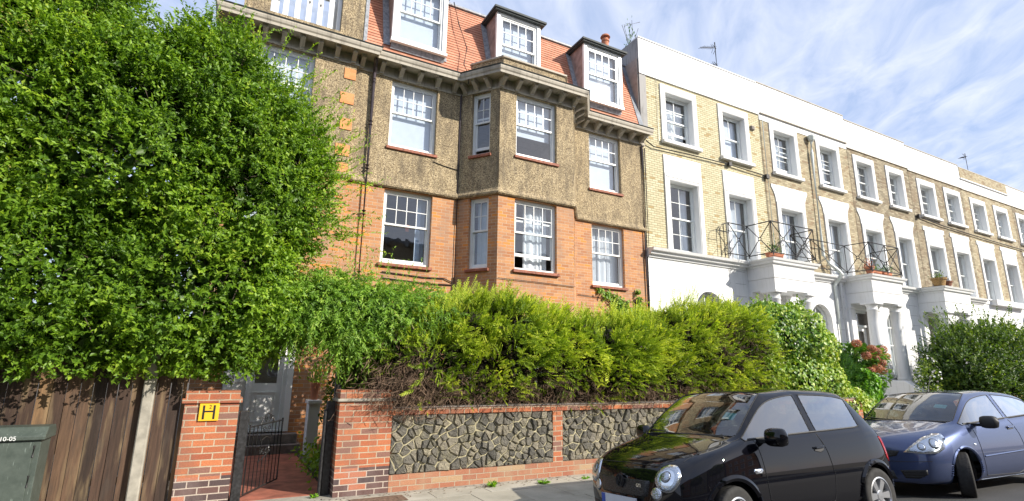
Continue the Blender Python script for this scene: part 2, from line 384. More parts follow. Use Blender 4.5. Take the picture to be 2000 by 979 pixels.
# flagstone pavement: slabs as separate stones with open joints over a dark bed
def slabmat():
    t = NT('paving_slab'); uv = t.uv(); n = t.noise(uv, 70, 4, .7); b = t.noise(uv, 1.5, 4); r = t.rnd()
    c = t.mix(.45, t.ramp(r, [(0,(.40,.37,.30)),(1,(.50,.47,.40))]), t.ramp(n, [(.3,(.7,.7,.7)),(.7,(1.2,1.2,1.2))]), 'MULTIPLY')
    c = t.mix(t.ramp(b, [(.45,(0,0,0)),(.7,(.7,.7,.7))]), c, (.25,.23,.18)); sp = t.noise(uv, 13, 4, .7); c = t.mix(t.ramp(sp, [(.60,(0,0,0)),(.70,(.6,.6,.6))]), c, (.17,.155,.12)); t.bump(n, .3, .003); return t.out(c, .85)
M['slab'] = slabmat()
M['joint'] = plain('joint_dirt', (.07,.065,.05), .95, .2)
mb = MB(); mb.box(-80,160,5.62,7.62,-.2,-.012); tag(mb.build('pavement_bed', M['joint']), kind='structure')
mb = MB(); x = -12.0; k = 0
rows = [(5.62,6.22),(6.228,6.83),(6.838,7.20)]
for ri, (a, b) in enumerate(rows):
    x = -12 + ri*.31
    while x < 60:
        w = random.choice([.62,.62,.93,.78]); mb.box(x, x+w-.008, a, b, -.05, 0+random.uniform(-.002,.003)); x += w
tag(mb.build('pavement', M['slab']), kind='structure')
mb = MB(); mb.box(-12,60,7.205,7.60,-.05,.006); tag(mb.build('pavement_edge', M['concrete']), kind='structure')
mb = MB(); x = -12
while x < 60: mb.box(x, x+.9, 5.46, 5.612, -.2, .0); x += .908
tag(mb.build('kerb', plain('granite_kerb', (.30,.29,.27), .8, .2, 40, .3), bevel=.012), kind='structure')
mb = MB(); mb.box(-80,160,-6.0,-3.1,-.2,-.02); tag(mb.build('pavement', M['concrete']), kind='structure')
mb = MB(); mb.box(.24,1.36,7.6,11.28,-.2,.012); tag(mb.build('path', M['redpath']), kind='structure')
mb = MB(); mb.box(-80,.22,7.62,11.6,-.2,-.01); mb.box(1.39,13.5,7.62,11.7,-.2,-.01); mb.box(13.5,80,7.62,11.7,-.2,.0)
tag(mb.build('garden_ground', M['soil']), kind='structure')

# ================================================================ sash window (part with sub-parts)
def sash(parent, tf, u0, z0, w, h, cols=4, rows=2, recess=.10, frame_w=.055, open_=0.0, split=.5, fill='blind', blindh=1.0, side='b', mat='white', wide=0, cols2=1, rows2=1, sillmat=None, sill=(.06,.09,.07)):
    d = -recess
    mb = MB(tf); fw = frame_w
    u1, z1 = u0+w, z0+h
    mb.box(u0, u0+fw, d-.10, d, z0, z1); mb.box(u1-fw, u1, d-.10, d, z0, z1)
    mb.box(u0+fw, u1-fw, d-.10, d, z1-fw, z1); mb.box(u0+fw, u1-fw, d-.10, d+.015, z0, z0+fw*1.15)
    win = mb.build('window', M[mat], parent)
    a, b, c, e = u0+fw, u1-fw, z0+fw*1.15, z1-fw; zm = c + (e-c)*(1-split)
    def sashframe(za, zb, dd, nc, nr, rail=.045, brail=.045):
        m = MB(tf); s = .038
        m.box(a, a+s, dd-.035, dd, za, zb); m.box(b-s, b, dd-.035, dd, za, zb)
        m.box(a+s, b-s, dd-.035, dd, zb-rail, zb); m.box(a+s, b-s, dd-.035, dd, za, za+brail)
        ga, gb, gc, ge = a+s, b-s, za+brail, zb-rail
        for i in range(1, nc): x = ga+(gb-ga)*i/nc; m.box(x-.009, x+.009, dd-.03, dd-.004, gc, ge)
        for i in range(1, nr): z = gc+(ge-gc)*i/nr; m.box(ga, gb, dd-.028, dd-.006, z-.009, z+.009)
        m.build('sash', M[mat], win)
        g = MB(tf); g.face(((ga,dd-.018,gc),(gb,dd-.018,gc),(gb,dd-.018,ge),(ga,dd-.018,ge))); g.build('pane', M['glass'], win, fixn=False)
    sashframe(zm-.022, e, d-.02, cols, rows)
    sashframe(c+open_, zm+.022+open_, d-.06, cols2, rows2, brail=.075)
    if sillmat:
        m = MB(tf); m.box(u0-sill[0], u1+sill[0], -recess, sill[1], z0-sill[2], z0-.004); m.build('sill', sillmat, win, bevel=.006)
    if fill in ('blind', 'both'):
        m = MB(tf); m.box(a+.02, b-.02, d-.19, d-.18, e-(e-c)*blindh, e); m.build('blind', M['blind'], win)
    if fill in ('curtain', 'both', 'net', 'bluecurtain'):
        def cur(x0, x1, za=c, zb=e, amp=.025, dd=d-.25):
            m = MB(tf); n = max(6, int((x1-x0)/.035)); ph = random.random()*6
            P = [(x0+(x1-x0)*i/n, dd+amp*math.sin(i*1.35+ph+math.sin(i*.5)*1.2)) for i in range(n+1)]
            for (p, q) in zip(P, P[1:]): m.face(((p[0],p[1],za),(q[0],q[1],za),(q[0],q[1],zb),(p[0],p[1],zb)))
            m.build('curtain', M['bluecurtain' if fill == 'bluecurtain' else 'curtain'], win, smooth=False, fixn=False)
        if fill == 'net': cur(a, b, amp=.03)
        elif fill == 'bluecurtain': cur(b-w*.2, b)
        else:
            if 'l' in side: cur(a, a+w*.26)
            if 'r' in side: cur(b-w*.30, b)
            if 'm' in side: cur(a+w*.3, b-w*.05)
            if 'b' in side: cur(a, a+w*.28); cur(b-w*.28, b)
    return win

# ================================================================ the red brick mansion house
HX, HY = 5.0, 11.8
house = thing('brick_house', (HX, HY, 0), 'orange brick and pebbledash mansion house with a tiled mansard roof, dormers and a canted bay', 'house')
segs = [  # start, end, and openings in local u
    ((-.54,11.68), (1.95,11.68)), ((1.95,11.8), (4.70,11.8)), ((4.70,11.8), (5.38,10.9)), ((5.38,10.9), (7.58,10.9)), ((7.58,10.9), (8.26,11.8)), ((8.26,11.8), (10.85,11.8))]
def sf(i): a, b = segs[i]; return frame((a[0],a[1],0), (b[0]-a[0], b[1]-a[1], 0)), math.hypot(b[0]-a[0], b[1]-a[1])
splw = math.hypot(.68,.9)
F1 = (3.95, 5.74); F2 = (6.80, 8.58); F0 = (1.0, 2.85)
W = {  # openings per segment: list of (u0,u1,z0,z1)
 0: [(.54,1.79,.37,2.95), (.37,1.57,*F1), (.37,1.57,*F2)],
 1: [(.89,2.08,*F0), (.89,2.08,*F1), (.89,2.08,*F2)],
 2: [(.33,.87,*F0), (.33,.87,*F1), (.33,.87,6.86,8.58)],
 3: [(.46,1.68,*F0), (.46,1.68,*F1), (.46,1.68,6.86,8.58)],
 4: [(.26,.80,*F0), (.26,.80,*F1), (.26,.80,6.86,8.58)],
 5: [(.57,1.74,*F0), (.57,1.74,*F1), (.52,1.69,*F2)]}
mb = MB()
for i in range(6):
    mb.tf, ln = sf(i); wall(mb, 0, ln, -.1, 5.80, W[i])
mb.tf = None
mb.face(((1.95,11.68,-.1),(1.95,11.8,-.1),(1.95,11.8,8.9),(1.95,11.68,8.9)))
mb.face(((-.54,11.68,-.1),(-.54,11.68,8.9),(-.54,20,8.9),(-.54,20,-.1)))
mb.build('brick_wall', M['redbrick'], house, fixn=False)
mb = MB()
for i in range(6):
    mb.tf, ln = sf(i); ext = .0
    e0 = .012 if i in (3,) else 0; 
    wall(mb, -e0, ln+e0, 5.80, 8.70, W[i], d=.025, depth=.2)
mb.build('pebbledash_wall', M['pebble'], house, fixn=False)
# bullnose at the foot of the render
path = [(-.54,11.68),(1.95,11.68),(1.95,11.8),(4.70,11.8),(5.38,10.9),(7.58,10.9),(8.26,11.8),(10.84,11.8)]
mb = MB(); mb.sweep(path, [(0,5.765),(.05,5.755),(.085,5.785),(.085,5.83),(.05,5.88),(.026,5.94),(0,5.94)])
mb.build('render_bead', M['pebble'], house, smooth=False)
# cornice: bed moulding, frieze, corona
pathc = [(-.54,12.4)] + path[:-1] + [(10.95,11.8)]
mb = MB(); mb.sweep(pathc, [(.0,8.58),(.055,8.58),(.06,8.62),(.035,8.64),(.03,8.85),(.0,8.85)])
mb.sweep(pathc, [(.0,8.85),(.40,8.825),(.40,8.79),(.425,8.79),(.43,8.85),(.455,8.88),(.47,8.93),(.47,8.965),(0,9.02)])
mb.build('cornice', M['cornice'], house)
mb = MB(); mb.sweep(pathc, [(.36,8.981),(.48,8.968),(.495,8.99),(.36,9.012)]); mb.build('lead_capping', M['darklead'], house)
def bracket(tf, u):
    m = MB(tf); m.prism([(u-.05,8.60),(u+.05,8.60),(u+.05,8.82),(u-.05,8.82)], .03, .10)
    m.prism([(.10,8.63),(.16,8.66),(.30,8.735),(.33,8.75),(.33,8.82),(.10,8.82)], u-.05, u+.05, plane='yz')
    m.box(u-.062, u+.062, .03, .35, 8.812, 8.834)
    m.build('bracket', M['cornice'], house)
for i in range(6):
    tf, ln = sf(i)
    if i == 4: us = [.25,.62,.99]
    elif i == 2: us = [.15,.50,.86]
    else:
        n = {0:7, 1:6, 3:6, 5:6}[i]; a = {0:.1, 1:.12, 3:.0, 5:.30}[i]; b = ln - {0:.1, 1:.25, 3:.0, 5:.08}[i]
        us = [a+(b-a)*k/(n-1) for k in range(n)]
    for u in us: bracket(tf, u)
# blocking course on the bay
mb = MB(); mb.sweep([(4.95,11.75),(5.52,11.02),(7.44,11.02),(8.0,11.75)], [(-.16,8.9),(0,8.9),(0,9.58),(-.16,9.58)]); mb.build('bay_parapet', M['pebble'], house)
mb = MB(); mb.sweep([(4.93,11.78),(5.50,11.0),(7.46,11.0),(8.02,11.78)], [(-.2,9.58),(.03,9.58),(.03,9.625),(-.2,9.65)]); mb.build('parapet_coping', M['cornice'], house)
mb = MB(); mb.prism([(5.0,11.9),(5.6,11.1),(7.36,11.1),(7.96,11.9)], 8.95, 9.2, plane='xy'); mb.build('bay_roof', M['darklead'], house)
# quoins on the wing
for k, z in enumerate([8.33,7.70,7.06,6.42,5.98]):
    mb = MB(); w = .27; mb.box(1.73, 2.035, 11.60, 11.68-.004, z-.15, z+.15) if False else mb.box(1.68-(.05 if k % 2 else 0), 1.94, 11.635, 11.66, z-.14, z+.13); mb.build('quoin', M['orangebrick'], house)
# windows
names = {}
for i in range(6):
    tf, ln = sf(i); rm = .10
    for j, o in enumerate(W[i]):
        if i == 0 and j == 0: continue
        fl = j if i else j
        w, h = o[1]-o[0], o[3]-o[2]; z0, z1 = o[2], o[3]
        nar = w < .8
        kw = dict(cols=2 if nar else 4, rows=2, recess=.09 if fl < 2 else .075, fill='blind', blindh=1.0, split=.46)
        if (i, j) == (1,1): kw.update(fill='bluecurtain')
        if (i, j) == (3,1): kw.update(fill='curtain', side='m', open_=.30)
        if (i, j) == (3,2): kw.update(fill='blind', blindh=.62)
        if (i, j) == (2,1): kw.update(fill='net')
        if (i, j) == (2,2): kw.update(fill='none', open_=.12)
        if (i, j) == (5,1): kw.update(fill='curtain', side='lmr')
        if j == 0: kw.update(fill='net')
        sash(house, tf, o[0]+.002, z0+.002, w-.004, h-.004, sillmat=M['sillbrick'] if i != 4 else None, sill=(.05,.075,.075), **kw)
# small orange thing hanging in the window
mb = MB(); mb.box(3.46,3.54,12.02,12.03,4.82,4.98); mb.build('window_hanger', M['orange'], house)
# room interiors
mb = MB(); mb.rn = .5
for z in (.36, 3.2, 6.05, 8.85): mb.box(-.5,10.8,11.98,19.9,z-.15,z)
mb.box(-.5,10.8,15.4,15.5,0,8.9); mb.box(2.0,2.1,12.0,19,0,8.8); mb.box(8.3,8.4,12.0,19,0,8.8); mb.box(4.7,4.8,12.05,19,0,8.8)
mb.box(10.82,10.845,11.82,20,-.1,11.7); mb.box(-.54,10.85,19.9,20,-.1,11.7)
mb.build('interior', M['room'], house)
# ---- wing upper storey with slatted balcony front
tfw = frame((-.54,11.74,0),(1,0,0))
mb = MB(tfw); wall(mb, 0, 2.62, 8.9, 12.6, [(.52,2.06,9.42,11.7)], depth=.35)
mb.tf = None; mb.face(((2.08,11.74,8.9),(2.08,11.74,12.6),(2.08,16,12.6),(2.08,16,8.9))); mb.face(((-.54,11.74,8.9),(-.54,16,8.9),(-.54,16,12.6),(-.54,11.74,12.6)))
mb.build('wing_gable_wall', M['pebble'], house, fixn=False)
mb = MB(tfw)
for k in range(7):
    u = .53+k*.247
    if k == 6: u = 1.965
    mb.box(u, u+(.115 if k < 6 else .085), -.16, -.12, 9.46, 10.36)
mb.box(.52,2.06,-.17,-.10,10.36,10.46); mb.box(.52,2.06,-.17,-.10,9.42,9.47)
mb.build('slatted_balustrade', M['white'], house)
for k in (1,3,4):
    m = MB(tfw); u = .53+k*.247+.057; z = 10.02; m.prism([(u-.022,z),(u,z-.06),(u+.022,z),(u,z+.06)], -.119, -.117); m.build('dark_diamond', M['iron'], house)  # black diamonds laid on the boards for the shade of cut-outs
sash(house, tfw, .60, 9.42, 1.4, 2.2, cols=4, rows=2, recess=.45, fill='none')
mb = MB(); mb.box(2.055,2.14,11.72,11.80,8.96,12.6); mb.build('lead_strip', M['flash'], house)
# ---- mansard of tile courses
RY0, RZ0, SL = 11.60, 8.93, .304
def ry(z): return RY0 + SL*(z-RZ0)
mb = MB(); z = RZ0; n = 29; dz = (11.71-RZ0)/n
for k in range(n):
    a, b = z+k*dz, z+(k+1)*dz
    o = .012
    mb.rn = random.random()
    mb.face(((2.10,ry(a)-o-.012,a),(10.85,ry(a)-o-.012,a),(10.85,ry(b)-o+.006,b+.001),(2.10,ry(b)-o+.006,b+.001)))
    mb.face(((2.10,ry(a)-o-.012,a),(2.10,ry(a)+.02,a),(10.85,ry(a)+.02,a),(10.85,ry(a)-o-.012,a)))
mb.build('mansard_tiles', M['tile'], house, fixn=False)
mb = MB(); mb.box(2.1,10.85,12.42,19.9,11.60,11.70); mb.build('flat_roof', M['lead'], house)
mb = MB(); mb.tube([(2.1,12.43,11.74),(10.85,12.43,11.74)], .055, 8); mb.box(2.1,10.85,12.36,12.6,11.69,11.73); mb.build('ridge_roll', M['flash'], house)
mb = MB(); mb.tf = None
for s in (0,): 
    z0_, z1_ = 8.98, 11.70
    mb.face(((10.66,ry(z0_)-.035,z0_),(10.84,ry(z0_)-.035,z0_),(10.84,ry(z1_)-.035,z1_),(10.66,ry(z1_)-.035,z1_)))
mb.build('verge_flashing', M['lead'], house, fixn=False)
for di, (x0, x1) in enumerate(((2.70,4.10),(5.56,6.94),(8.50,9.92))):
    yf = 11.55; zb, zt = 9.50, 11.34
    m = MB(frame((x0, yf, 0),(1,0,0)))
    w = x1-x0; m.box(-.01,.10,-.08,.015,zb,zt); m.box(w-.10,w+.01,-.08,.015,zb,zt); m.box(.10,w-.10,-.08,.015,zt-.08,zt); m.box(-.03,w+.03,-.08,.05,zb-.05,zb+.03)
    dor = m.build('dormer_window', M['white'], house)
    for xs in (x0, x1-.05):
        m = MB(); m.prism([(yf+.02,zb),(yf+.02,zt),(ry(zt)+.3,zt),(ry(zb)+.1,zb)], xs, xs+.05, plane='yz'); m.build('dormer_cheek', M['cheek'], dor)
    m = MB(); m.box(x0-.14, x1+.14, yf-.16, ry(zt)+.45, zt+.02, zt+.075); m.box(x0-.10, x1+.10, yf-.12, ry(zt)+.35, zt-.02, zt+.02)
    m.build('dormer_roof', M['darklead'], dor)
    m = MB(); m.face(((x0-.16,ry(9.42)-.04,9.42),(x0+.0,ry(9.42)-.04,9.42),(x0+.0,ry(zt)-.03,zt),(x0-.16,ry(zt)-.03,zt)))
    m.face(((x1,ry(9.42)-.04,9.42),(x1+.10,ry(9.42)-.04,9.42),(x1+.10,ry(zt)-.03,zt),(x1,ry(zt)-.03,zt)))
    m.face(((x0,ry(9.32)-.05,9.32),(x1,ry(9.32)-.05,9.32),(x1,yf+.03,9.46),(x0,yf+.03,9.46)))
    m.build('flashing', M['flash'], dor, fixn=False)
    sash(house, frame((x0, yf, 0),(1,0,0)), .10, zb+.03, w-.20, zt-zb-.11, cols=4, rows=2, recess=.02, fill='blind', blindh=[1.0,.95,1.0][di], split=.5)
mb = MB(); mb.box(2.15,10.8,13.2,13.25,8.9,11.6); mb.build('attic_back', M['room'], house)
# sides of the step, string of downpipe and cables
dp = MB(); dp.tube([(2.34,11.45,8.80),(2.37,11.60,8.68),(2.38,11.70,8.55),(2.38,11.70,0)], .042, 10)
for z in (8.3,7.2,6.1,5.0,3.6,2): dp.tube([(2.38,11.70,z),(2.38,11.70,z+.09)], .053, 10)
tag(dp.build('downpipe', M['pipe'], smooth=False), 'dark brown rainwater pipe down the front of the orange brick house', 'drainpipe')
dp = MB(); dp.tube([(4.66,11.76,8.62),(4.66,11.76,0)], .024, 8)
tag(dp.build('service_pipe', M['pipe']), 'thin dark pipe in the corner where the bay meets the brick wall', 'drainpipe')
dp = MB(); dp.tube([(10.80,11.74,8.55),(10.78,11.75,5.0),(10.84,11.75,0)], .030, 8); dp.tube([(10.93,11.76,8.5),(10.93,11.76,0)], .018, 6)
tag(dp.build('party_pipe', M['pipe']), 'thin dark pipe where the orange brick meets the pale brick house', 'drainpipe')
def cable(name, pts, r, label):
    m = MB(); m.tube(pts, r, 5); return tag(m.build(name, M['cable']), label, 'cable')
cable('cable', [(4.55,12.3,11.75),(4.60,12.0,10.9),(4.75,11.7,10.0),(4.62,11.55,9.4),(4.66,11.30,8.96),(4.66,11.28,8.7)], .016, 'black cable running down the red tiles beside the middle dormer')
cable('cable', [(2.05,11.6,6.2),(3.2,11.74,6.62),(4.1,11.74,6.60),(4.66,11.74,6.50)], .009, 'black cable below the first pebbledash window left of the bay') if False else None
m = MB(); m.tube([(3.98,11.76,6.62),(4.3,11.76,6.56),(4.66,11.76,6.52)], .010, 5); tag(m.build('cable', M['cable']), 'short black cable on pebbledash between a window sill and the bay corner', 'cable')
m = MB(); m.tube([(2.9,11.77,3.74),(3.9,11.77,3.70),(4.4,11.77,3.72),(4.62,11.77,3.64)], .013, 5); m.tube([(2.9,11.77,3.60),(4.0,11.77,3.56),(4.62,11.77,3.58)], .013, 5)
tag(m.build('cable', M['cable']), 'pair of black cables under the brick sill left of the bay', 'cable')
m = MB(); m.tube([(5.40,10.87,3.70),(6.4,10.87,3.69),(7.58,10.87,3.67)], .008, 5); m.tube([(8.3,11.77,3.64),(9.4,11.77,3.6),(10.8,11.77,3.55)], .008, 5)
tag(m.build('cable', M['cable']), 'thin black cable along the orange brick below the bay window', 'cable')
m = MB(); m.tube([(10.95,11.70,8.75),(11.3,11.72,8.62),(12.2,11.72,8.66),(13.6,11.72,8.70),(14.7,11.72,8.72),(16.75,11.72,8.66),(16.85,11.72,8.60)], .020, 5); m.box(14.72,14.86,11.66,11.76,8.66,8.79); m.box(16.68,16.84,11.66,11.76,8.56,8.72)
tag(m.build('cable', M['cable']), 'black cable with grey boxes across the cream brick between the two window rows', 'cable')
m = MB(); m.tube([(27.4,11.72,8.72),(29.5,11.72,8.58),(33,11.72,8.50),(38.3,11.72,8.42)], .025, 5); m.box(27.25,27.42,11.66,11.76,8.64,8.82)
tag(m.build('cable', M['cable']), 'long black cable across the brown brick of the far houses', 'cable')
# front door, steps and side pillar
tf, ln = sf(0)
mb = MB(tf); mb.box(.55,.66,-.16,.03,.37,2.93); mb.box(1.67,1.78,-.16,.03,.37,2.93); mb.box(.66,1.67,-.16,.0,2.83,2.93); mb.box(1.60,1.67,-.20,-.02,.37,2.83); mb.box(.95,1.0,-.2,-.05,.37,2.83); mb.box(.66,1.67,-.22,-.0,.34,.40)
door = mb.build('front_door', M['doorwhite'], house)
mb = MB(tf); u0, u1 = 1.0, 1.60
mb.box(u0,u1,-.17,-.13,.40,1.28); mb.box(u0,u0+.10,-.17,-.13,1.28,2.55); mb.box(u1-.10,u1,-.17,-.13,1.28,2.55); mb.box(u0,u1,-.17,-.13,2.45,2.83)
mb.box(.66,.95,-.17,-.13,.40,2.83)
def panel(mb, a, b, c, e):
    mb.box(a,b,-.13,-.115,c,c+.03); mb.box(a,b,-.13,-.115,e-.03,e); mb.box(a,a+.03,-.13,-.115,c+.03,e-.03); mb.box(b-.03,b,-.13,-.115,c+.03,e-.03); mb.box(a+.08,b-.08,-.13,-.118,c+.08,e-.08)
panel(mb, 1.08,1.52,.55,1.12); panel(mb, .70,.91,.55,1.12); panel(mb, .70,.91,1.3,2.4)
mb.build('door_leaf', M['doorwhite'], door)
mb = MB(tf); mb.face(((u0+.10,-.15,1.28),(u1-.10,-.15,1.28),(u1-.10,-.15,2.45),(u0+.10,-.15,2.45))); mb.build('pane', M['glass'], door, fixn=False)
mb = MB(); mb.box(-.1,1.45,11.24,11.68,0.0,.17); mb.box(-.1,1.4,11.42,11.68,.17,.345); tag(mb.build('doorstep', M['greystep'], bevel=.01), 'two worn grey steps up to the panelled white front door', 'steps')
mb = MB(); mb.box(1.50,1.70,10.95,11.30,-.05,.92); pl = mb.build('low_pillar', M['stucco']); tag(pl, 'short white pillar beside the front door carrying a plant pot', 'pillar')
mb = MB(); mb.box(1.475,1.725,10.92,11.33,.92,.99); mb.build('cap', M['stucco'], pl, bevel=.01)
# chimney stack
st = MB(); st.box(11.0,12.6,13.7,14.4,11.5,13.40); ch = st.build('chimney_stack', M['brownbrick']); tag(ch, 'brown brick chimney stack with one clay pot behind the right dormer', 'chimney')
mb = MB(); mb.lathe([(.13,0),(.12,.35),(.15,.36),(.15,.42),(.11,.43),(.11,.50)], (11.30,14,13.40), 16); mb.build('chimney_pot', M['terracotta'], ch, smooth=False)
mb = MB(); mb.lathe([(.19,.54),(.15,.62),(.07,.66)], (11.30,14,13.40), 16); mb.build('cowl', M['terracotta'], ch)
# ================================================================ the stucco and brick terrace
TY = 11.8
H = [  # x0, x1, brick, parapet top, band bottom, label
 (10.86,16.70,'yellowbrick',12.50,11.17,'terraced house of cream brick with a tall plain white parapet, touching the orange brick house'),
 (16.70,22.32,'midbrick',12.53,11.20,'buff brick terraced house whose white parapet has a grey ledge and drainpipe hopper below'),
 (22.32,27.15,'brownbrick',12.36,11.06,'weathered brown brick terraced house, third along from the orange brick house'),
 (27.15,32.25,'brownbrick',12.25,10.99,'brown brick terraced house, fourth along, with flaking marks on its white parapet'),
 (32.25,38.0,'midbrick',12.17,10.97,'terraced house with a strip of bare brick above its white parapet band'),
 (38.0,43.6,'brownbrick',12.15,10.97,'farthest terraced house at the right edge with a patched grey-white parapet')]
WX = {0:[(11.74,13.40),(14.48,16.06)], 1:[(17.26,18.92),(20.12,21.69)], 2:[(22.67,24.24),(25.17,26.66)], 3:[(27.79,29.45),(30.28,31.93)], 4:[(32.94,34.62),(35.54,37.24)], 5:[(38.3,39.95),(41.0,42.6)]}
ARX = {0:13.37, 1:19.15, 2:24.05, 3:29.55, 4:34.75, 5:40.4}
PORCH = {0:(15.15,17.45), 1:(20.72,22.95), 2:(26.0,28.45), 3:(32.2-.6+.0,33.9-.6), 4:(37.3,39.5)}
PORCH.pop(3)
tT = frame((0,TY,0),(1,0,0))
ZG = 5.06
def arcpoly(cx, r, zs, n=14): return [(cx+r*math.cos(math.pi*k/n), zs+r*math.sin(math.pi*k/n)) for k in range(n+1)]
def archfill(mb, cx, r, zs, ztop, d, depth):
    """fills the rectangle (cx-r..cx+r, zs..ztop) round a half circle opening, with its curved reveal"""
    P = arcpoly(cx, r, zs)
    for a, b in zip(P, P[1:]): mb.face(((a[0],d,a[1]),(a[0],d,ztop),(b[0],d,ztop),(b[0],d,b[1]))); mb.face(((a[0],d,a[1]),(b[0],d,b[1]),(b[0],d-depth,b[1]),(a[0],d-depth,a[1])))
M['groove_shade'] = plain('joint_shadow', (.42,.42,.42), .8, .05)
for hi, (x0, x1, bk, ztop, zb, lab) in enumerate(H):
    h = thing('terraced_house', ((x0+x1)/2, TY, 0), lab, 'house', 'terraced houses of brick over white stucco')
    ops = [(a+.20, b-.18, 8.99-.03*hi, {0:11.02,1:10.97,2:10.82,3:10.71,4:10.63,5:10.62}[hi]-.24) for a, b in WX[hi]]
    ops2 = [(a+.20, b-.18, 5.29, {0:7.84,1:7.78,2:7.72,3:7.66,4:7.62,5:7.62}[hi]-.19) for a, b in WX[hi]]
    mb = MB(tT); wall(mb, x0, x1, ZG, zb+.05, ops+ops2, depth=.24); mb.build('brick_wall', M[bk], h, fixn=False)
    # parapet band
    mb = MB(tT); mb.box(x0+.003, x1-.003, -.30, .03, zb, ztop-.04)
    mb.build('parapet', M['parapet'], h)
    mb = MB(tT); mb.box(x0, x1, -.34, .055, ztop-.04, ztop); 
    if hi in (1,): mb.box(x0+.05, x1-.02, .03, .09, zb+.0, zb+.035)
    mb.box(x0, x1, .0, .045, zb-.03, zb+.004) if hi != 1 else None
    mb.build('coping', M['cornice'] if hi != 0 else M['parapet'], h)
    if hi == 1:
        mb = MB(tT); mb.box(x0+.02, x1-.02, .0, .022, 10.95, zb-.002); mb.build('white_band', M['parapet'], h)
    if hi == 4:
        mb = MB(tT); mb.box(x0+.05, x1-.35, .03, .05, 11.55, ztop-.05); mb.build('parapet_brick', M['midbrick'], h)
        mb = MB(tT); mb.box(x0, x1-.3, .03, .10, 11.49, 11.545); mb.build('parapet_ledge', M['parapet'], h)
    # upper windows with surrounds
    fills = {(0,0):('net',.33),(0,1):('blind',0),(1,0):('net',.2),(1,1):('net',.25)}
    for wi, (a, b) in enumerate(WX[hi]):
        zt, z0 = 11.02 - .05*hi*.9 + (0 if hi < 2 else .0), 8.90 - .03*hi
        zt = {0:11.02,1:10.97,2:10.82,3:10.71,4:10.63,5:10.62}[hi]
        m = MB(tT)
        m.box(a, a+.20, -.0, .04, z0+.10, zt); m.box(b-.18, b, -.0, .04, z0+.10, zt); m.box(a+.20, b-.18, -.0, .04, zt-.24, zt)
        sur = m.build('window_surround', M['stucco'], h)
        m = MB(tT); m.box(a-.03, b+.05, .0, .14, z0-.02, z0+.10); m.box(a+.2, b-.18, -.2, .0, z0+.02, z0+.096); m.build('sill', M['stucco'], sur, bevel=.008)
        # white painted reveals
        m = MB(tT); m.box(a+.202, a+.222, -.24, .03, z0+.1, zt-.24); m.box(b-.202, b-.182, -.24, .03, z0+.1, zt-.24); m.box(a+.222, b-.202, -.24, .03, zt-.262, zt-.242); m.build('reveal', M['stucco'], sur)
        f, op = fills.get((hi,wi), (['net','blind','net','net','curtain','net','net','both','net','blind','net','net'][(hi*2+wi) % 12], 0))
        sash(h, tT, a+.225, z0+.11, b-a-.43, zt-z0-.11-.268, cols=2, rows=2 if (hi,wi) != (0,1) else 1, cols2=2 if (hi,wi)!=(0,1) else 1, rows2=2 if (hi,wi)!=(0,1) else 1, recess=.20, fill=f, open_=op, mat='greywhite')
        # piano nobile
        zt2 = {0:7.84,1:7.78,2:7.72,3:7.66,4:7.62,5:7.62}[hi]; zp = {0:8.49,1:8.45,2:8.38,3:8.35,4:8.30,5:8.30}[hi]; z2 = 5.32
        fr = hi in (0,1,2) and not (hi == 0 and wi == 0)
        z2 = 5.30
        m = MB(tT)
        m.box(a, a+.18, -.0, .045, z2, zt2); m.box(b-.16, b, -.0, .045, z2, zt2); m.box(a+.18, b-.16, -.0, .045, zt2-.19, zt2)
        m.box(a+.06, b-.05, .045, .062, zt2-.10, zt2-.05)
        sur = m.build('window_surround', M['stucco'], h)
        m = MB(tT)
        if hi == 0: m.prism([(a,zt2+.003),(b,zt2+.003),(b,zp),(a-.01,zp)], 0, .035)
        else:
            e = .20; P = [(a-.02,zt2+.003),(b+.02,zt2+.003)]; P += [(b+.02+e*t**2, zt2+.05+(zp-.12-zt2-.05)*t) for t in (.3,.6,.85,1)] + [(b+e+.02,zp),(a-e-.02,zp)] + [(a-.02-e*t**2, zt2+.05+(zp-.12-zt2-.05)*t) for t in (1,.85,.6,.3)]
            if hi > 1: P = [(a-.0,zt2+.003),(b+.0,zt2+.003),(b,zp-.2),(b+.12,zp-.2),(b+.12,zp),(a-.12,zp),(a-.12,zp-.2),(a,zp-.2)] if hi > 2 else P
            m.prism(P, 0, .035)
        m.build('head_panel', M['parapet'], sur)
        m = MB(tT); m.box(a+.202, a+.218, -.236, .03, z2+.002, zt2-.21); m.box(b-.198, b-.182, -.236, .03, z2+.002, zt2-.21); m.box(a+.202, b-.182, -.236, .03, zt2-.208, zt2-.192); m.box(a-.02,b+.02,-.24,.12,z2-.06,z2); m.build('reveal', M['stucco'], sur)
        f = ['curtain','net','net','net','net','blind','net','net','net','curtain','net','net'][hi*2+wi]
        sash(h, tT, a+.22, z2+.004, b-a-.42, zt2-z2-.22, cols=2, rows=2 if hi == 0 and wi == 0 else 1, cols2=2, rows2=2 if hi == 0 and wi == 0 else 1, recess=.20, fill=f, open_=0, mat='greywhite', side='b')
        if hi == 0 and wi == 0: pass
    # stucco ground floor
    dd = .06; cx = ARX[hi]; r = .62; zs = 3.50
    ops = [(cx-r, cx+r, 1.55, 4.16)]
    pr = PORCH.get(hi)
    dops = []
    for k, (a, b) in PORCH.items():
        dops.append(((a+b)/2+.0-.55+.05, (a+b)/2+.55+.05, 1.40, 4.05))
    pops = [o for o in dops if o[1] > x0 and o[0] < x1]
    if hi == 3: pops.append((31.3,32.0,3.3,4.28))
    mb = MB(tT); wall(mb, x0, x1, -.1, ZG, ops+pops, depth=.30, d=dd); archfill(mb, cx, r, zs, 4.16, dd, .30)
    # rusticated courses: thin grey strips paint the shade of the joints
    mb.build('stucco_wall', M['stucco'], h, fixn=False)
    m = MB(tT)
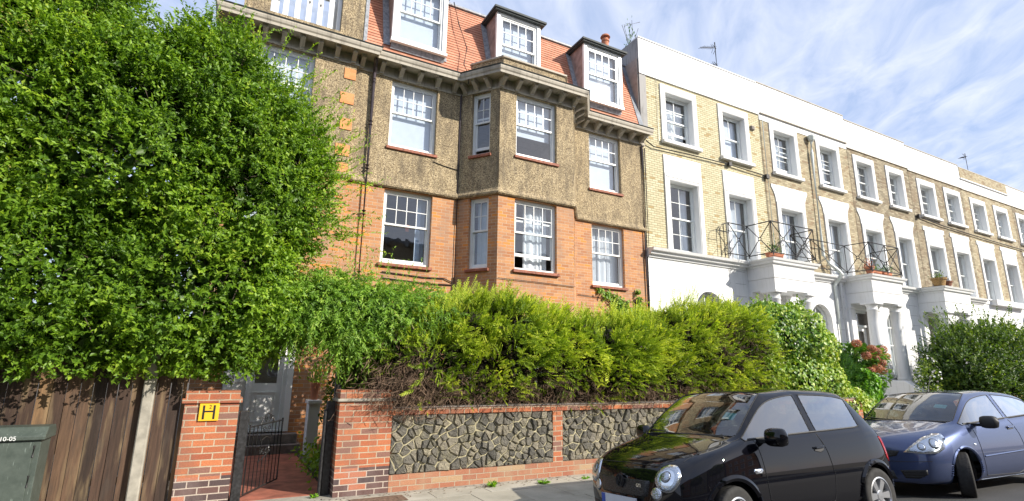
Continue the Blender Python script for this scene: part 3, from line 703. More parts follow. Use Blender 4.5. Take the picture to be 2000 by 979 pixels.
    for z in np.arange(1.55, 4.95, .42):
        cuts = [(x0, x1)]
        for (a, b, c, e) in [(cx-r-.02, cx+r+.02, 1.5, 4.16)]+[(p0-.02, p1+.02, 0, 5.1) for p0, p1 in PORCH.values()]:
            if c-.2 < z < e+.45:
                mg = 0 if z < zs else (.62 if a == cx-r-.02 else 0)
                cuts = [q for (s, t) in cuts for q in ((s, min(t, a-mg)), (max(s, b+mg), t)) if q[1]-q[0] > .05]
        for s, t in cuts: m.box(s, t, dd+.0005, dd+.003, z, z+.014)
    for an in np.linspace(math.pi*.12, math.pi*.88, 7):
        ca, sa = math.cos(an), math.sin(an); r0, r1 = r+.06, min(1.25/max(abs(ca),.01), (4.95-zs)/sa)
        r1 = min(r1, 1.45); p0, p1 = (cx+ca*r0, zs+sa*r0), (cx+ca*r1, zs+sa*r1); nx, nz = -sa*.007, ca*.007
        if p1[0] < x0 or p1[0] > x1: continue
        m.face(((p0[0]-nx,dd+.002,p0[1]-nz),(p1[0]-nx,dd+.002,p1[1]-nz),(p1[0]+nx,dd+.002,p1[1]+nz),(p0[0]+nx,dd+.002,p0[1]+nz)))
    m.build('rustication_joint_shade', M['groove_shade'], h, fixn=False)
    # arched window
    P = arcpoly(cx, r-.02, zs); Pi = arcpoly(cx, r-.10, zs)
    m = MB(tT)
    for k in range(len(P)-1): 
        for (d0, d1) in ((-.22, -.14),):
            m.face(((P[k][0],d1,P[k][1]),(P[k+1][0],d1,P[k+1][1]),(Pi[k+1][0],d1,Pi[k+1][1]),(Pi[k][0],d1,Pi[k][1]))); m.face(((Pi[k][0],d1,Pi[k][1]),(Pi[k+1][0],d1,Pi[k+1][1]),(Pi[k+1][0],d0,Pi[k+1][1]),(Pi[k][0],d0,Pi[k][1])))
    m.box(cx-r+.02,cx-r+.10,-.22,-.14,1.60,zs); m.box(cx+r-.10,cx+r-.02,-.22,-.14,1.60,zs); m.box(cx-.012,cx+.012,-.2,-.15,1.6,zs+r-.1); m.box(cx-r+.1,cx+r-.1,-.2,-.14,2.75,2.80); m.box(cx-r+.1,cx+r-.1,-.2,-.14,zs-.03,zs+.02); m.box(cx-r,cx+r,-.22,.12,1.50,1.60)
    aw = m.build('arched_window', M['greywhite'], h, fixn=False)
    m = MB(tT); pts = [(cx-r+.1,-.18,1.6),(cx+r-.1,-.18,1.6)] + [(q[0],-.18,q[1]) for q in Pi]; m.face(pts); m.build('pane', M['glass'], aw, fixn=False)
    if hi != 0:
        m = MB(tT)
        for s in (-1, 1):
            for k in range(7):
                a_, b_ = cx+s*(.18+.05*k), cx+s*(.18+.05*(k+1)); m.face(((a_,-.36+.02*(k % 2),1.6),(b_,-.36+.02*((k+1) % 2),1.6),(b_,-.36+.02*((k+1) % 2),4.0),(a_,-.36+.02*(k % 2),4.0)))
        m.build('curtain', M['curtain'], aw, fixn=False)
    # ledge cornice
    cuts = [(x0, x1)]
    for p0, p1 in PORCH.values(): cuts = [q for (s, t) in cuts for q in ((s, min(t, p0-.02)), (max(s, p1+.02), t)) if q[1]-q[0] > .05]
    m = MB()
    for s, t in cuts:
        if hi == 4:  m.box(max(s,33.0), min(t,36.5), TY-.34, TY-.0, 5.02, 5.28) if s < 36 else None; m.box(s, t, TY-.10, TY-.0, 5.06, 5.2)
        else: m.sweep([(s+.002,TY-.06),(t-.002,TY-.06)], [(-.06,4.98),(.04,4.98),(.06,5.05),(.14,5.07),(.16,5.14),(.24,5.16),(.27,5.24),(-.06,5.27)])
    m.build('ledge_cornice', M['stucco'], h)
    # interior shell
    m = MB(); m.rn = .5
    for z in (1.3, 5.0, 8.5, 11.3): m.box(x0+.01,x1-.01,TY+.26,19.9,z-.15,z)
    m.box(x0+.005,x0+.03,TY+.0,20,0,11.9 if hi else 12.0); m.box(x0,x1,15.6,15.7,0,11.3); m.box(x0,x1,19.9,20,0,11.4)
    m.build('interior', M['room'], h)
# exposed end wall of the first parapet above the tiled roof
mb = MB(); mb.box(10.86,11.14,TY-.02,20,8.9,12.46); e = mb.build('party_wall', M['dirty']); tag(e, 'stained grey party wall standing up between tiled mansard and white parapet', 'wall')
mb = MB(); mb.box(43.6,44,TY,20,0,12); mb.build('end_wall', M['brownbrick'], h)

# ---- porches
doorcol = {0:'doorwhite', 1:'doorwhite', 2:'bluedoor', 4:'doorwhite'}
plab = {0:'white porch on round columns nearest the orange brick house, its top under the black railing', 1:'white columned porch with a glazed white door, second along the terrace', 2:'white columned porch with a dark blue door and basket planters on its roof', 4:'farthest white porch, at the right edge of the view'}
def column(par, x, y, z0, z1, r=.205):
    m = MB(); hgt = z1-z0
    prof = [(r*1.12,0),(r*1.12,.06),(r*1.02,.10),(r,.14)] + [(r*(1-.14*(t**1.6)), .14+(hgt-.44)*t) for t in (.2,.4,.6,.8,1)]
    rt_ = prof[-1][0]; zz = prof[-1][1]; prof += [(rt_*1.08,zz+.01),(rt_*1.08,zz+.04),(rt_,zz+.05),(rt_,zz+.14),(rt_*1.12,zz+.16),(rt_*1.30,zz+.22)]
    m.lathe(prof, (x,y,z0), 24); o = m.build('column', M['stucco'], par, smooth=False)
    for p in o.data.polygons: p.use_smooth = len(p.vertices) == 4
    m = MB(); s = r*1.32; m.box(x-s,x+s,y-s,y+s,z0+prof[-1][1],z1); m.build('capital', M['stucco'], o); return o
for k, (a, b) in PORCH.items():
    yf = 10.68; p = thing('porch', ((a+b)/2, 11.2, 0), plab[k], 'porch', 'white columned porches along the terrace')
    m = MB(); m.box(a+.12,b-.12,yf+.08,TY-.06,4.24,4.62); m.box(a+.10,b-.10,yf+.06,TY-.06,4.626,5.0); m.build('entablature', M['stucco'], p)
    m = MB(); m.sweep([(a+.12,TY-.06),(a+.12,yf+.10),(b-.12,yf+.10),(b-.12,TY-.06)], [(-.1,5.0),(.04,5.0),(.05,5.07),(.12,5.09),(.14,5.16),(.18,5.18),(.21,5.25),(-.1,5.29)]); m.build('porch_cornice', M['stucco'], p)
    m = MB(); m.box(a+.1,b-.1,yf+.1,TY-.06,5.25,5.292); m.build('porch_roof', M['darklead' if k else 'lead'], p)
    for cx in (a+.33, b-.35): column(p, cx, yf+.30, 1.42, 4.24)
    for cx in (a+.27, b-.27):
        m = MB(); m.box(cx-.15,cx+.15,TY-.16,TY-.06,1.4,4.24); m.box(cx-.19,cx+.19,TY-.20,TY-.06,4.08,4.24); m.build('pilaster', M['stucco'], p)
    m = MB(); m.box(a,b,yf-.05,TY-.06,-.1,1.40)
    n = 8
    for s in range(n): m.box(a+.5,b-.5,yf-.05-(s+1)*.27,yf-.05-s*.27,-.1,1.40-(s+1)*.165)
    m.build('steps', M['stucco'], p)
    for (s, t) in ((a+.0,a+.42),(b-.42,b)):
        m = MB(); y0 = yf-.05; y1 = yf-.05-n*.27
        m.prism([(y0,-.1),(y0,1.42),(y0-.55,1.42),(y1,.28),(y1-.25,.28),(y1-.25,-.1)], s, t, plane='yz'); m.build('step_wall', M['stucco'], p, bevel=.02)
    cx = (a+b)/2+.05
    tD = frame((cx-.55, TY, 0),(1,0,0))
    m = MB(tD); m.box(0,.09,-.24,-.1,1.4,4.05); m.box(1.01,1.1,-.24,-.1,1.4,4.05); m.box(.09,1.01,-.24,-.1,3.97,4.05); m.box(.09,1.01,-.24,-.1,3.42,3.50)
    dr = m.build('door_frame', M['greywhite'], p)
    m = MB(tD)
    if k == 1: m.box(.09,.24,-.22,-.18,1.41,3.42); m.box(.86,1.01,-.22,-.18,1.41,3.42); m.box(.24,.86,-.22,-.18,1.41,2.2); m.box(.24,.86,-.22,-.18,3.27,3.42)
    else: m.box(.09,1.01,-.22,-.18,1.41,3.42); panel_ = [(.16,.50),(.60,.94)]; [m.box(q0,q1,-.18,-.165,zz,zz+.8) for q0,q1 in panel_ for zz in (1.55,2.5)]
    m.build('door_leaf', M[doorcol[k]], dr)
    m = MB(tD); m.face(((.09,-.2,3.5),(1.01,-.2,3.5),(1.01,-.2,3.97),(.09,-.2,3.97)))
    if k == 1: m.face(((.24,-.2,2.2),(.86,-.2,2.2),(.86,-.2,3.27),(.24,-.2,3.27)))
    m.build('pane', M['glass'], dr, fixn=False)
    m = MB(); m.box(a,a+.02,TY+.0,TY+.9,1.4,4.2); m.box(cx-.7,cx+.7,TY+1.2,TY+1.25,1.3,4.2); m.build('hall', M['room'], dr)
# ---- iron railings over the first two porches
def rail_panel(m, p, q, z0, z1, r=.015, cross=True):
    p, q = Vector(p), Vector(q)
    P = lambda t, z: (p.x+(q.x-p.x)*t, p.y+(q.y-p.y)*t, z)
    m.tube([P(0,z1),P(1,z1)], r*1.3, 5); m.tube([P(0,z0),P(1,z0)], r*1.2, 5)
    m.tube([P(0,z0-.08),P(0,z1)], r*1.3, 5); m.tube([P(1,z0-.08),P(1,z1)], r*1.3, 5)
    if cross:
        zm = (z0+z1)/2; L_ = (q-p).length; rr = .055; L2 = math.hypot(L_, z1-z0); k = rr/L2
        for (A, B) in (((0,z0),(1,z1)),((0,z1),(1,z0))):
            f = lambda t: P(A[0]+(B[0]-A[0])*t, A[1]+(B[1]-A[1])*t)
            m.tube([f(0),f(.5-k)], r, 5); m.tube([f(.5+k),f(1)], r, 5)
        c = [P(.5+rr*math.cos(2*math.pi*i/12)/L_, zm+rr*math.sin(2*math.pi*i/12)) for i in range(13)]; m.tube(c, r, 5)
for k, (segsr, lab) in enumerate((
    ([(14.2,11.70),(14.2,11.50),(15.12,11.50),(15.20,10.66),(16.35,10.66),(17.42,10.66),(17.42,11.50),(18.6,11.50)], 'black iron railing of crossed diagonals above the porch nearest the orange brick house'),
    ([(18.6,11.50),(20.70,11.50),(20.80,10.66),(21.85,10.66),(22.85,10.66),(22.85,11.70)], 'black iron railing of crossed diagonals behind terracotta troughs on the second porch'))):
    m = MB()
    for p, q in zip(segsr, segsr[1:]): 
        ln = math.hypot(q[0]-p[0], q[1]-p[1]); rail_panel(m, p, q, 5.42, 6.47, cross=ln > .5)
    tag(m.build('balcony_railing', M['iron']), lab, 'railing', 'iron railings above the porches')
# curved bracket on the ledge
m = MB(); m.tube([(14.2,11.5,6.47),(13.9,11.5,6.38),(13.78,11.5,6.15),(13.80,11.5,5.3)], .011, 5); m.tube([(13.78,11.5,6.12),(14.2,11.5,6.12)], .01, 5); m.tube([(13.75,11.5,5.35),(14.15,11.5,5.8)], .01, 5)
tag(m.build('railing_bracket', M['iron']), 'thin curved iron end bracket of the nearer porch railing', 'railing')
# hopper and drain pipe
m = MB(); m.lathe([(.05,0),(.11,.06),(.15,.2),(.15,.26)], (19.68,11.66,10.66), 12); m.tube([(19.68,11.68,10.7),(19.66,11.70,10.2),(19.62,11.70,6.0),(19.75,11.60,5.7),(20.10,11.45,5.40),(20.15,11.40,5.30),(20.15,11.64,5.0),(20.10,11.68,4.9),(20.08,11.68,.0)], .065, 10)
tag(m.build('drainpipe', M['palepipe']), 'pale grey drainpipe with hopper head on the buff brick house', 'drainpipe')
m = MB(); m.tube([(16.83,11.73,11.0),(16.83,11.73,5.3)], .02, 6); tag(m.build('cable_conduit', M['palepipe']), 'thin grey conduit where the cream brick house meets the buff brick one', 'drainpipe')
m = MB(); m.tube([(20.42,11.66,5.0),(20.42,11.66,0)], .045, 8); tag(m.build('drainpipe', M['stucco']), 'white pipe down the stucco left of the second porch', 'drainpipe')
m = MB(); m.tube([(11.58,11.765,12.4),(11.58,11.765,8.9)], .010, 5); tag(m.build('aerial_cable', M['greywhite']), 'thin pale cable down the cream brick beside its first upper window', 'cable')
m = MB(); m.box(16.18,16.36,11.74,11.795,10.40,10.56); m.box(16.20,16.34,11.72,11.74,10.42,10.54); tag(m.build('air_vent', M['greystep']), 'small square air vent on the cream brick beside the second upper window', 'vent')
# TV aerials
def aerial(x, y, z, hgt, arms, lab):
    m = MB(); m.tube([(x,y,z),(x-.04,y,z+hgt)], .022, 6)
    for (za, ln) in arms:
        p = Vector((x-.03,y,z+za)); q = p + Vector((-ln, -.15, -ln*.38)); m.tube([p, q], .012, 5)
        for i in range(9):
            c = p.lerp(q, .12+i*.1); m.tube([c+Vector((0,.16,.03)), c-Vector((0,.16,.03))], .006, 4)
        for s in (-1, 1): m.tube([p+Vector((.05,0,0)), p+Vector((.0,.12,s*.22))], .01, 4); m.tube([p+Vector((-.12,0,-.05)), p+Vector((-.1,.12,s*.2))], .008, 4)
    tag(m.build('tv_aerial', M['cable']), lab, 'aerial')
aerial(16.16, 13.0, 12.4, 2.35, [(2.1,1.05),(1.32,.95)], 'tall TV aerial with two arrays above the nearest white parapet')
aerial(42.6, 15, 11.9, 4.4, [(4.2,1.25)], 'small distant TV aerial above the far parapets')
# self-seeded plant on the party wall
# flower pots on the porch roofs
def trough(x0, x1, y0, y1, z, hgt, mat, lab, name='plant_trough'):
    m = MB(); m.prism([(y0+.03,z),(y1-.03,z),(y1,z+hgt),(y0,z+hgt)], x0, x1, plane='yz'); m.box(x0-.01,x1+.01,y0-.01,y1+.01,z+hgt-.03,z+hgt)
    return tag(m.build(name, mat), lab, 'planter')
def pot(x, y, z, r, hgt, mat, lab, name='flower_pot'):
    m = MB(); m.lathe([(r*.7,0),(r*.95,hgt*.8),(r*1.08,hgt*.8),(r*1.08,hgt)], (x,y,z), 14); return tag(m.build(name, mat), lab, 'flower pot')
trough(15.15,15.85,10.75,10.93,5.30,.14,M['terracotta'],'terracotta trough behind the corner of the nearer porch railing')
pot(20.95,10.82,5.30,.16,.26,M['terracotta'],'round terracotta pot at the corner of the second porch roof')
trough(21.10,21.65,10.75,10.93,5.30,.16,M['terracotta'],'left one of two red troughs on the second porch roof')
trough(21.80,22.35,10.75,10.93,5.30,.17,M['terracotta'],'right one of two red troughs on the second porch roof')
pot(26.35,10.95,5.30,.27,.34,M['pot'],'woven basket planter on the third porch roof','basket_planter')
pot(27.0,10.95,5.30,.20,.26,M['brownpot'],'small brown planter beside the basket on the third porch roof')
pot(1.60,11.12,.99,.085,.32,M['terracotta'],'tall clay pot on the short white pillar by the front door')
trough(37.6,38.4,10.8,11.0,5.30,.2,M['brownpot'],'brown planter on the farthest porch roof')
# spear railings by the second porch
def spear_rail(xs, y, z0, z1, lab):
    m = MB()
    for x in xs: m.tube([(x,y,z0),(x,y,z1)], .012, 5); m.tube([(x,y,z1),(x,y,z1+.06),(x,y,z1+.16)], .03, 5, r2=.004)
    m.tube([(xs[0],y,z1-.08),(xs[-1],y,z1-.08)], .012, 5); tag(m.build('spear_railing', M['iron']), lab, 'railing')
spear_rail([20.05,20.3,20.55], 10.45, 1.2, 2.2, 'three black spear-topped bars left of the second porch column')
spear_rail([21.5+.35*i for i in range(5)], 9.9, .9, 2.35, 'black spear-topped railing between the columns of the second porch')
# ================================================================ front boundary: fence, piers, gate, stone wall
def boardmat():
    t = NT('fence_boards'); uv = t.uv((1,.06,1)); r = t.rnd()
    g = t.noise(t.uv((18,.9,1)), 3.0, 6, .6, .3); fine = t.noise(t.uv((90,2,1)), 2.0, 4, .7)
    c = t.ramp(r, [(0,(.028,.017,.012)),(.4,(.062,.036,.024)),(.75,(.105,.063,.038)),(1,(.21,.13,.065))])
    c = t.mix(.7, c, t.ramp(g, [(.3,(.40,.36,.34)),(.65,(1.5,1.42,1.35))]), 'MULTIPLY')
    c = t.mix(t.ramp(t.noise(t.uv((5,.5,1)), 2.3, 4), [(.52,(0,0,0)),(.75,(.6,.6,.6))]), c, (.33,.24,.13)); c = t.mix(t.ramp(t.noise(t.uv((2,.6,1)), 3.1, 5), [(.55,(0,0,0)),(.72,(.7,.7,.7))]), c, (.06,.045,.035))
    t.bump(fine, .5, .004); return t.out(c, .8)
M['board'] = boardmat()
fence = thing('wooden_fence', (-2.4,7.6,0), 'brown vertical board fence with a concrete post under the big green tree', 'fence')
mb = MB(); x = -7.0
while x < -.37:
    w = random.uniform(.10,.145)
    if x+w > -.36: w = -.36-x
    if w > .03:
        yy = 7.60 + random.uniform(-.006,.006); tl = random.uniform(-.006,.006); mb.rn = random.random()
        x0, x1 = x, x+w-.007
        if not (-.80 < x0+.05 < -.68 and False): 
            mb.prism([(x0-tl,.0),(x1-tl,.0),(x1+tl,1.86),(x0+tl,1.86)], yy, yy+.022)
    x += w
mb.rn = None
mb.build('boards', M['board'], fence)
mb = MB(); mb.box(-7,-.36,7.625,7.66,.3,.38); mb.box(-7,-.36,7.625,7.66,1.4,1.48); mb.build('rails', M['board'], fence)
for px in (-.795, -3.1, -5.4):
    mb = MB(); mb.box(px,px+.115,7.50,7.61,-.1,1.95); mb.build('concrete_post', M['concrete'], fence, bevel=.012)
# left pier
pier = MB(); pier.box(-.36,.215,7.50,7.84,.34,1.172); po = pier.build('gate_pier', M['pierbrick']); tag(po, 'brick gate pier beside the board fence, carrying the yellow plate', 'pier')
mb = MB(); mb.box(-.36,.215,7.50,7.84,-.1,.34); mb.build('splashed_base', M['darkpier'], po)
mb = MB(); mb.box(-.39,.245,7.47,7.87,1.172,1.225); mb.box(-.36,.215,7.5,7.84,1.225,1.31); mb.build('pier_cap', M['pierbrick'], po)
# hydrant plate
sg = MB(); sg.box(-.205,.005,7.475,7.485,.965,1.165); s_o = sg.build('hydrant_plate', plain('yellow_enamel', (.78,.47,.02), .5, .05), bevel=.004); tag(s_o, 'yellow plate with a black H and small figures on the left brick pier', 'sign')
mb = MB(); y = 7.473
for a, b, c, e in ((-.168,-.145,.985,1.145),(-.058,-.035,.985,1.145),(-.145,-.058,1.065,1.083)): mb.box(a,b,y,y+.002,c,e)
mb.build('letter_h', M['iron'], s_o)
def text(s, size, loc, rot, mat, name, parent=None, ext=.001):
    cu = bpy.data.curves.new(name, 'FONT'); cu.body = s; cu.size = size; cu.extrude = ext; cu.align_x = 'CENTER'; cu.align_y = 'CENTER'
    o = bpy.data.objects.new(name, cu); col.objects.link(o); dg = bpy.context.evaluated_depsgraph_get()
    me = bpy.data.meshes.new_from_object(o.evaluated_get(dg)); bpy.data.objects.remove(o); me.materials.clear(); me.materials.append(mat)
    ob = bpy.data.objects.new(name, me); col.objects.link(ob)
    off = Vector((0,0,0))
    if parent is not None:
        ob.parent = parent; r = parent
        while r.parent is not None: r = r.parent
        off = ORG[r.name]
    ob.location = Vector(loc)-off; ob.rotation_euler = rot; return ob
text('2', .06, (-.09,7.4725,1.125), (R(90),0,0), M['iron'], 'figure', s_o)
text('150', .018, (-.10,7.4725,1.028), (R(90),0,0), M['iron'], 'small_figures', s_o) if False else None
# gate posts and gate
for (a, b, z1, lab) in ((.235,.345,1.06,'thick black wooden gate post against the left brick pier'),(1.265,1.365,1.17,'tall black wooden gate post against the right brick pier')):
    mb = MB(); mb.box(a,b,7.52,7.64,-.02,z1)
    if b > 1: mb.box(a-.035,a-.003,7.50,7.58,-.02,z1-.10)
    tag(mb.build('gate_post', M['blackwood'], bevel=.008), lab, 'gate post', 'black wooden gate posts')
g = thing('iron_gate', (.37,7.70,0), 'open black wrought iron gate with scrolls in front of the white door', 'gate')
gd = Vector((.47,.90,0)).normalized(); gw = .98
tg = frame((.375,7.66,0), gd, Vector((gd.y,-gd.x,0)))
mb = MB(tg); zb_, zt_ = .07, .86
mb.tube([(0,0,zb_),(0,0,zt_+.03)], .012, 5); mb.tube([(gw,0,zb_),(gw,0,zt_+.03)], .012, 5); mb.tube([(0,0,zt_),(gw,0,zt_)], .010, 5); mb.tube([(0,0,zb_),(gw,0,zb_)], .010, 5)
mb.build('gate_frame', M['iron'], g)
mb = MB(tg)
for i in range(1, 9):
    u = gw*i/9; 
    if i in (3,4,5,6):
        zm = .40 + .10*math.sin((i-3)/3*math.pi/2); mb.tube([(u,0,zb_),(u,0,zm)], .007, 4); mb.tube([(u,0,zt_-.20),(u,0,zt_)], .007, 4) if i in (3,6) else None
    else: mb.tube([(u,0,zb_),(u,0,zt_)], .007, 4)
mb.build('bars', M['iron'], g)
def scroll(mb, c, r, turns=1.3, sgn=1, a0=0):
    P = [(c[0]+sgn*r*(1-t*.8)*math.cos(a0+turns*2*math.pi*t), 0, c[1]+r*(1-t*.8)*math.sin(a0+turns*2*math.pi*t)) for t in np.linspace(0,1,18)]; mb.tube(P, .0065, 4)
mb = MB(tg); um = gw*.5
for s in (-1, 1):
    scroll(mb, (um+s*.055, zt_+.055), .045, 1.3, s, 0); scroll(mb, (um+s*.17, zt_+.045), .04, 1.2, s, math.pi*.5); scroll(mb, (um+s*.06, zt_-.08), .05, 1.3, s, 0)
    scroll(mb, (um+s*.05, .50), .05, 1.2, s, 0); scroll(mb, (um+s*.14, .52), .045, 1.2, s, 1)
    mb.tube([(um+s*.20,0,zt_),(um+s*.13,0,zt_+.09),(um,0,zt_+.13)], .007, 4)
mb.tube([(um-.18,0,.40),(um-.05,0,.42),(um+.08,0,.47),(um+.18,0,.50)], .007, 4); mb.tube([(um-.12,0,.66),(um,0,.69),(um+.13,0,.66)], .007, 4); mb.tube([(um-.16,0,.40),(um-.12,0,.66)], .007, 4); mb.tube([(um+.16,0,.50),(um+.13,0,.66)], .007, 4)
mb.build('scrolls', M['iron'], g)

# right pier, low stone wall
wl = thing('stone_panel_wall', (5.0,7.5,0), 'low brick boundary wall with dark crazy stone panels under the clipped hedge', 'wall')
YW = 7.35
mb = MB(); mb.box(1.385,2.09,YW,YW+.34,-.08,.34); mb.build('splashed_base', M['darkpier'], wl)
mb = MB(); mb.box(1.385,2.09,YW,YW+.34,.34,1.17); mb.box(2.09,12.9,YW+.05,YW+.30,-.08,1.0)
pb = MB(); pb.box(2.09,12.9,YW-.005,YW+.05,-.08,.218); pb.build('plinth', M['plinthbrick'], wl)
wallx = [2.09]; panels = []
x = 2.09
while x < 12.6:
    panels.append((x, x+2.58)); mb.box(x+2.58, x+2.76, YW-.0, YW+.05, .215, .985); x += 2.76
mb.box(2.09,12.9,YW-.012,YW+.30,.985,1.065)
mb.build('brickwork', M['pierbrick'], wl)
mb = MB(); mb.box(1.35,2.12,YW-.035,YW+.37,1.17,1.205); mb.build('tile_creasing', M['concrete'], wl, bevel=.008)
mb = MB(); x = 1.385
while x < 2.05: mb.box(x,x+.071,YW,YW+.33,1.205,1.315); x += .076
mb.build('pier_cap', M['sillbrick'] if False else M['pierbrick'], wl)
mb = MB(); mb.box(2.09,12.9,YW-.02,YW+.32,1.067,1.088); mb.build('wall_coping', M['greystep'], wl, bevel=.008)
mt = NT('cream_mortar'); uvm = mt.uv(); mn = mt.noise(uvm, 14, 5); mt.bump(mt.noise(uvm, 60, 4), .6, .006)
M['mortar'] = mt.out(mt.ramp(mn, [(.3,(.27,.24,.14)),(.7,(.55,.50,.33))]), .95)
sm = NT('dark_rubble'); uvm = sm.obj(); r = sm.rnd(); nz = sm.noise(uvm, 26, 6, .75); nb = sm.noise(uvm, 5, 3)
c = sm.mix(.85, sm.ramp(r, [(0,(.10,.095,.085)),(.6,(.19,.175,.15)),(1,(.30,.265,.20))]), sm.ramp(nz, [(.3,(.45,.45,.45)),(.7,(1.5,1.5,1.4))]), 'MULTIPLY')
c = sm.mix(sm.ramp(nb, [(.55,(0,0,0)),(.75,(.45,.45,.45))]), c, (.33,.30,.17)); sm.bump(nz, 1.0, .03); M['rubble'] = sm.out(c, .92)
def clip(poly, px, pz, nx, nz):
    out = []
    for i in range(len(poly)):
        a, b = poly[i], poly[(i+1) % len(poly)]; da = (a[0]-px)*nx+(a[1]-pz)*nz; db = (b[0]-px)*nx+(b[1]-pz)*nz
        if da <= 0: out.append(a)
        if da*db < 0: t = da/(da-db); out.append((a[0]+(b[0]-a[0])*t, a[1]+(b[1]-a[1])*t))
    return out
mb = MB(); mo = MB()
for (a, b) in panels:
    zb_, zt_ = .222, .978
    mo.face(((a,YW+.035,zb_),(b,YW+.035,zb_),(b,YW+.035,zt_),(a,YW+.035,zt_)))
    sites = []
    tries = 0
    while len(sites) < 150 and tries < 20000:
        tries += 1; s = (random.uniform(a,b), random.uniform(zb_,zt_)); md = random.choice([.05,.065,.09,.13])
        if all((abs(s[0]-q[0])/1.0)**2+(abs(s[1]-q[1])/1.15)**2 > md*md for q in sites): sites.append(s)
    for i, s in enumerate(sites):
        poly = [(a,zb_),(b,zb_),(b,zt_),(a,zt_)]; gap = random.uniform(.004,.012)
        for j, q in enumerate(sites):
            if i == j: continue
            dx_, dz_ = q[0]-s[0], q[1]-s[1]; dl = math.hypot(dx_, dz_)
            if dl > .6: continue
            poly = clip(poly, (s[0]+q[0])/2-dx_/dl*gap, (s[1]+q[1])/2-dz_/dl*gap, dx_/dl, dz_/dl)
            if len(poly) < 3: break
        if len(poly) < 3: continue
        # rough outline: split edges and jitter
        P = []
        for k in range(len(poly)):
            p, q = poly[k], poly[(k+1) % len(poly)]; dl = math.hypot(q[0]-p[0], q[1]-p[1]); nseg = max(1, int(dl/.035))
            for t in range(nseg): P.append((p[0]+(q[0]-p[0])*t/nseg+random.uniform(-.004,.004), p[1]+(q[1]-p[1])*t/nseg+random.uniform(-.004,.004)))
        cx = sum(p[0] for p in P)/len(P); cz = sum(p[1] for p in P)/len(P); mb.rn = random.random(); hgt = random.uniform(.012,.05); tx, tz = random.uniform(-.22,.22), random.uniform(-.22,.22)
        base = [mb.p((p[0],YW+.034,p[1])) for p in P]
        def ring(f, hh, j): return [mb.p((cx+(p[0]-cx)*f, YW+.034-hh-(p[0]-cx)*tx*f-(p[1]-cz)*tz*f+random.uniform(-j,j), cz+(p[1]-cz)*f)) for p in P]
        r1 = ring(.97, hgt*.6, .002); r2 = ring(.82, hgt, .004); r3 = ring(.42, hgt*1.05, .006); n = len(P); cc = mb.p((cx,YW+.034-hgt*1.1,cz))
        for A, B in ((base,r1),(r1,r2),(r2,r3)):
            for k in range(n): mb.idx((A[k],A[(k+1)%n],B[(k+1)%n],B[k]))
        for k in range(n): mb.idx((r3[k],r3[(k+1)%n],cc))
mb.rn = None
mo.build('panel_mortar', M['mortar'], wl, fixn=False)
mb.build('stone_panel', M['rubble'], wl)
# wall further on (behind the cars)
w2 = MB(); w2.box(18.6,43,8.0,8.3,-.1,1.0); tag(w2.build('boundary_wall', M['pierbrick']), 'low brick garden wall under the far round bush behind the blue car', 'wall')
# electrical cabinet
cab = thing('utility_cabinet', (-1.9,7.3,0), 'dark green roadside utility cabinet marked T10-05 in front of the board fence', 'cabinet')
gm = NT('green_cabinet_paint'); ov = gm.obj(); nn_ = gm.noise(ov, 8, 6, .7); sc_ = gm.noise(gm.obj((30,30,3)), 2, 3)
c = gm.ramp(nn_, [(.3,(.045,.06,.05)),(.7,(.085,.105,.09))]); c = gm.mix(gm.ramp(sc_, [(.66,(0,0,0)),(.72,(.5,.5,.5))]), c, (.30,.36,.32)); M['cabgreen'] = gm.out(c, .5)
mb = MB(); mb.box(-2.35,-1.53,7.12,7.46,0,.86); mb.build('cabinet_body', M['cabgreen'], cab, bevel=.006)
mb = MB(); mb.prism([(7.085,.862),(7.085,.90),(7.16,.985),(7.42,.985),(7.48,.93),(7.48,.862)], -2.38, -1.50, plane='yz'); mb.build('cabinet_lid', M['cabgreen'], cab, bevel=.006)
mb = MB(); mb.box(-2.31,-1.58,7.105,7.12,.05,.84); dd_ = mb.build('cabinet_door', M['cabgreen'], cab, bevel=.004)
mb = MB()
for z in (.15,.42,.70): mb.tube([(-1.575,7.108,z),(-1.575,7.108,z+.11)], .010, 6)
mb.build('hinge', M['iron'], dd_)
text('T10-05', .055, (-1.80,7.0835,.882), (R(90),0,0), M['white'], 'marking', cab)
# pavement access cover and weeds are below with the plants
mb = MB(); mb.box(1.55,2.22,6.86,7.16,.004,.008); tag(mb.build('access_cover', plain('rusty_iron_cover', (.20,.13,.09), .7, .3, 20, .5)), 'small rusty edged access cover in the pavement by the gate pier', 'cover')
# dark timber screen behind the gate, right
mb = MB(); mb.box(1.42,1.50,7.95,8.03,0,1.9); tag(mb.build('climber_support_post', M['blackwood']), 'dark upright post in shade behind the right gate post', 'post')
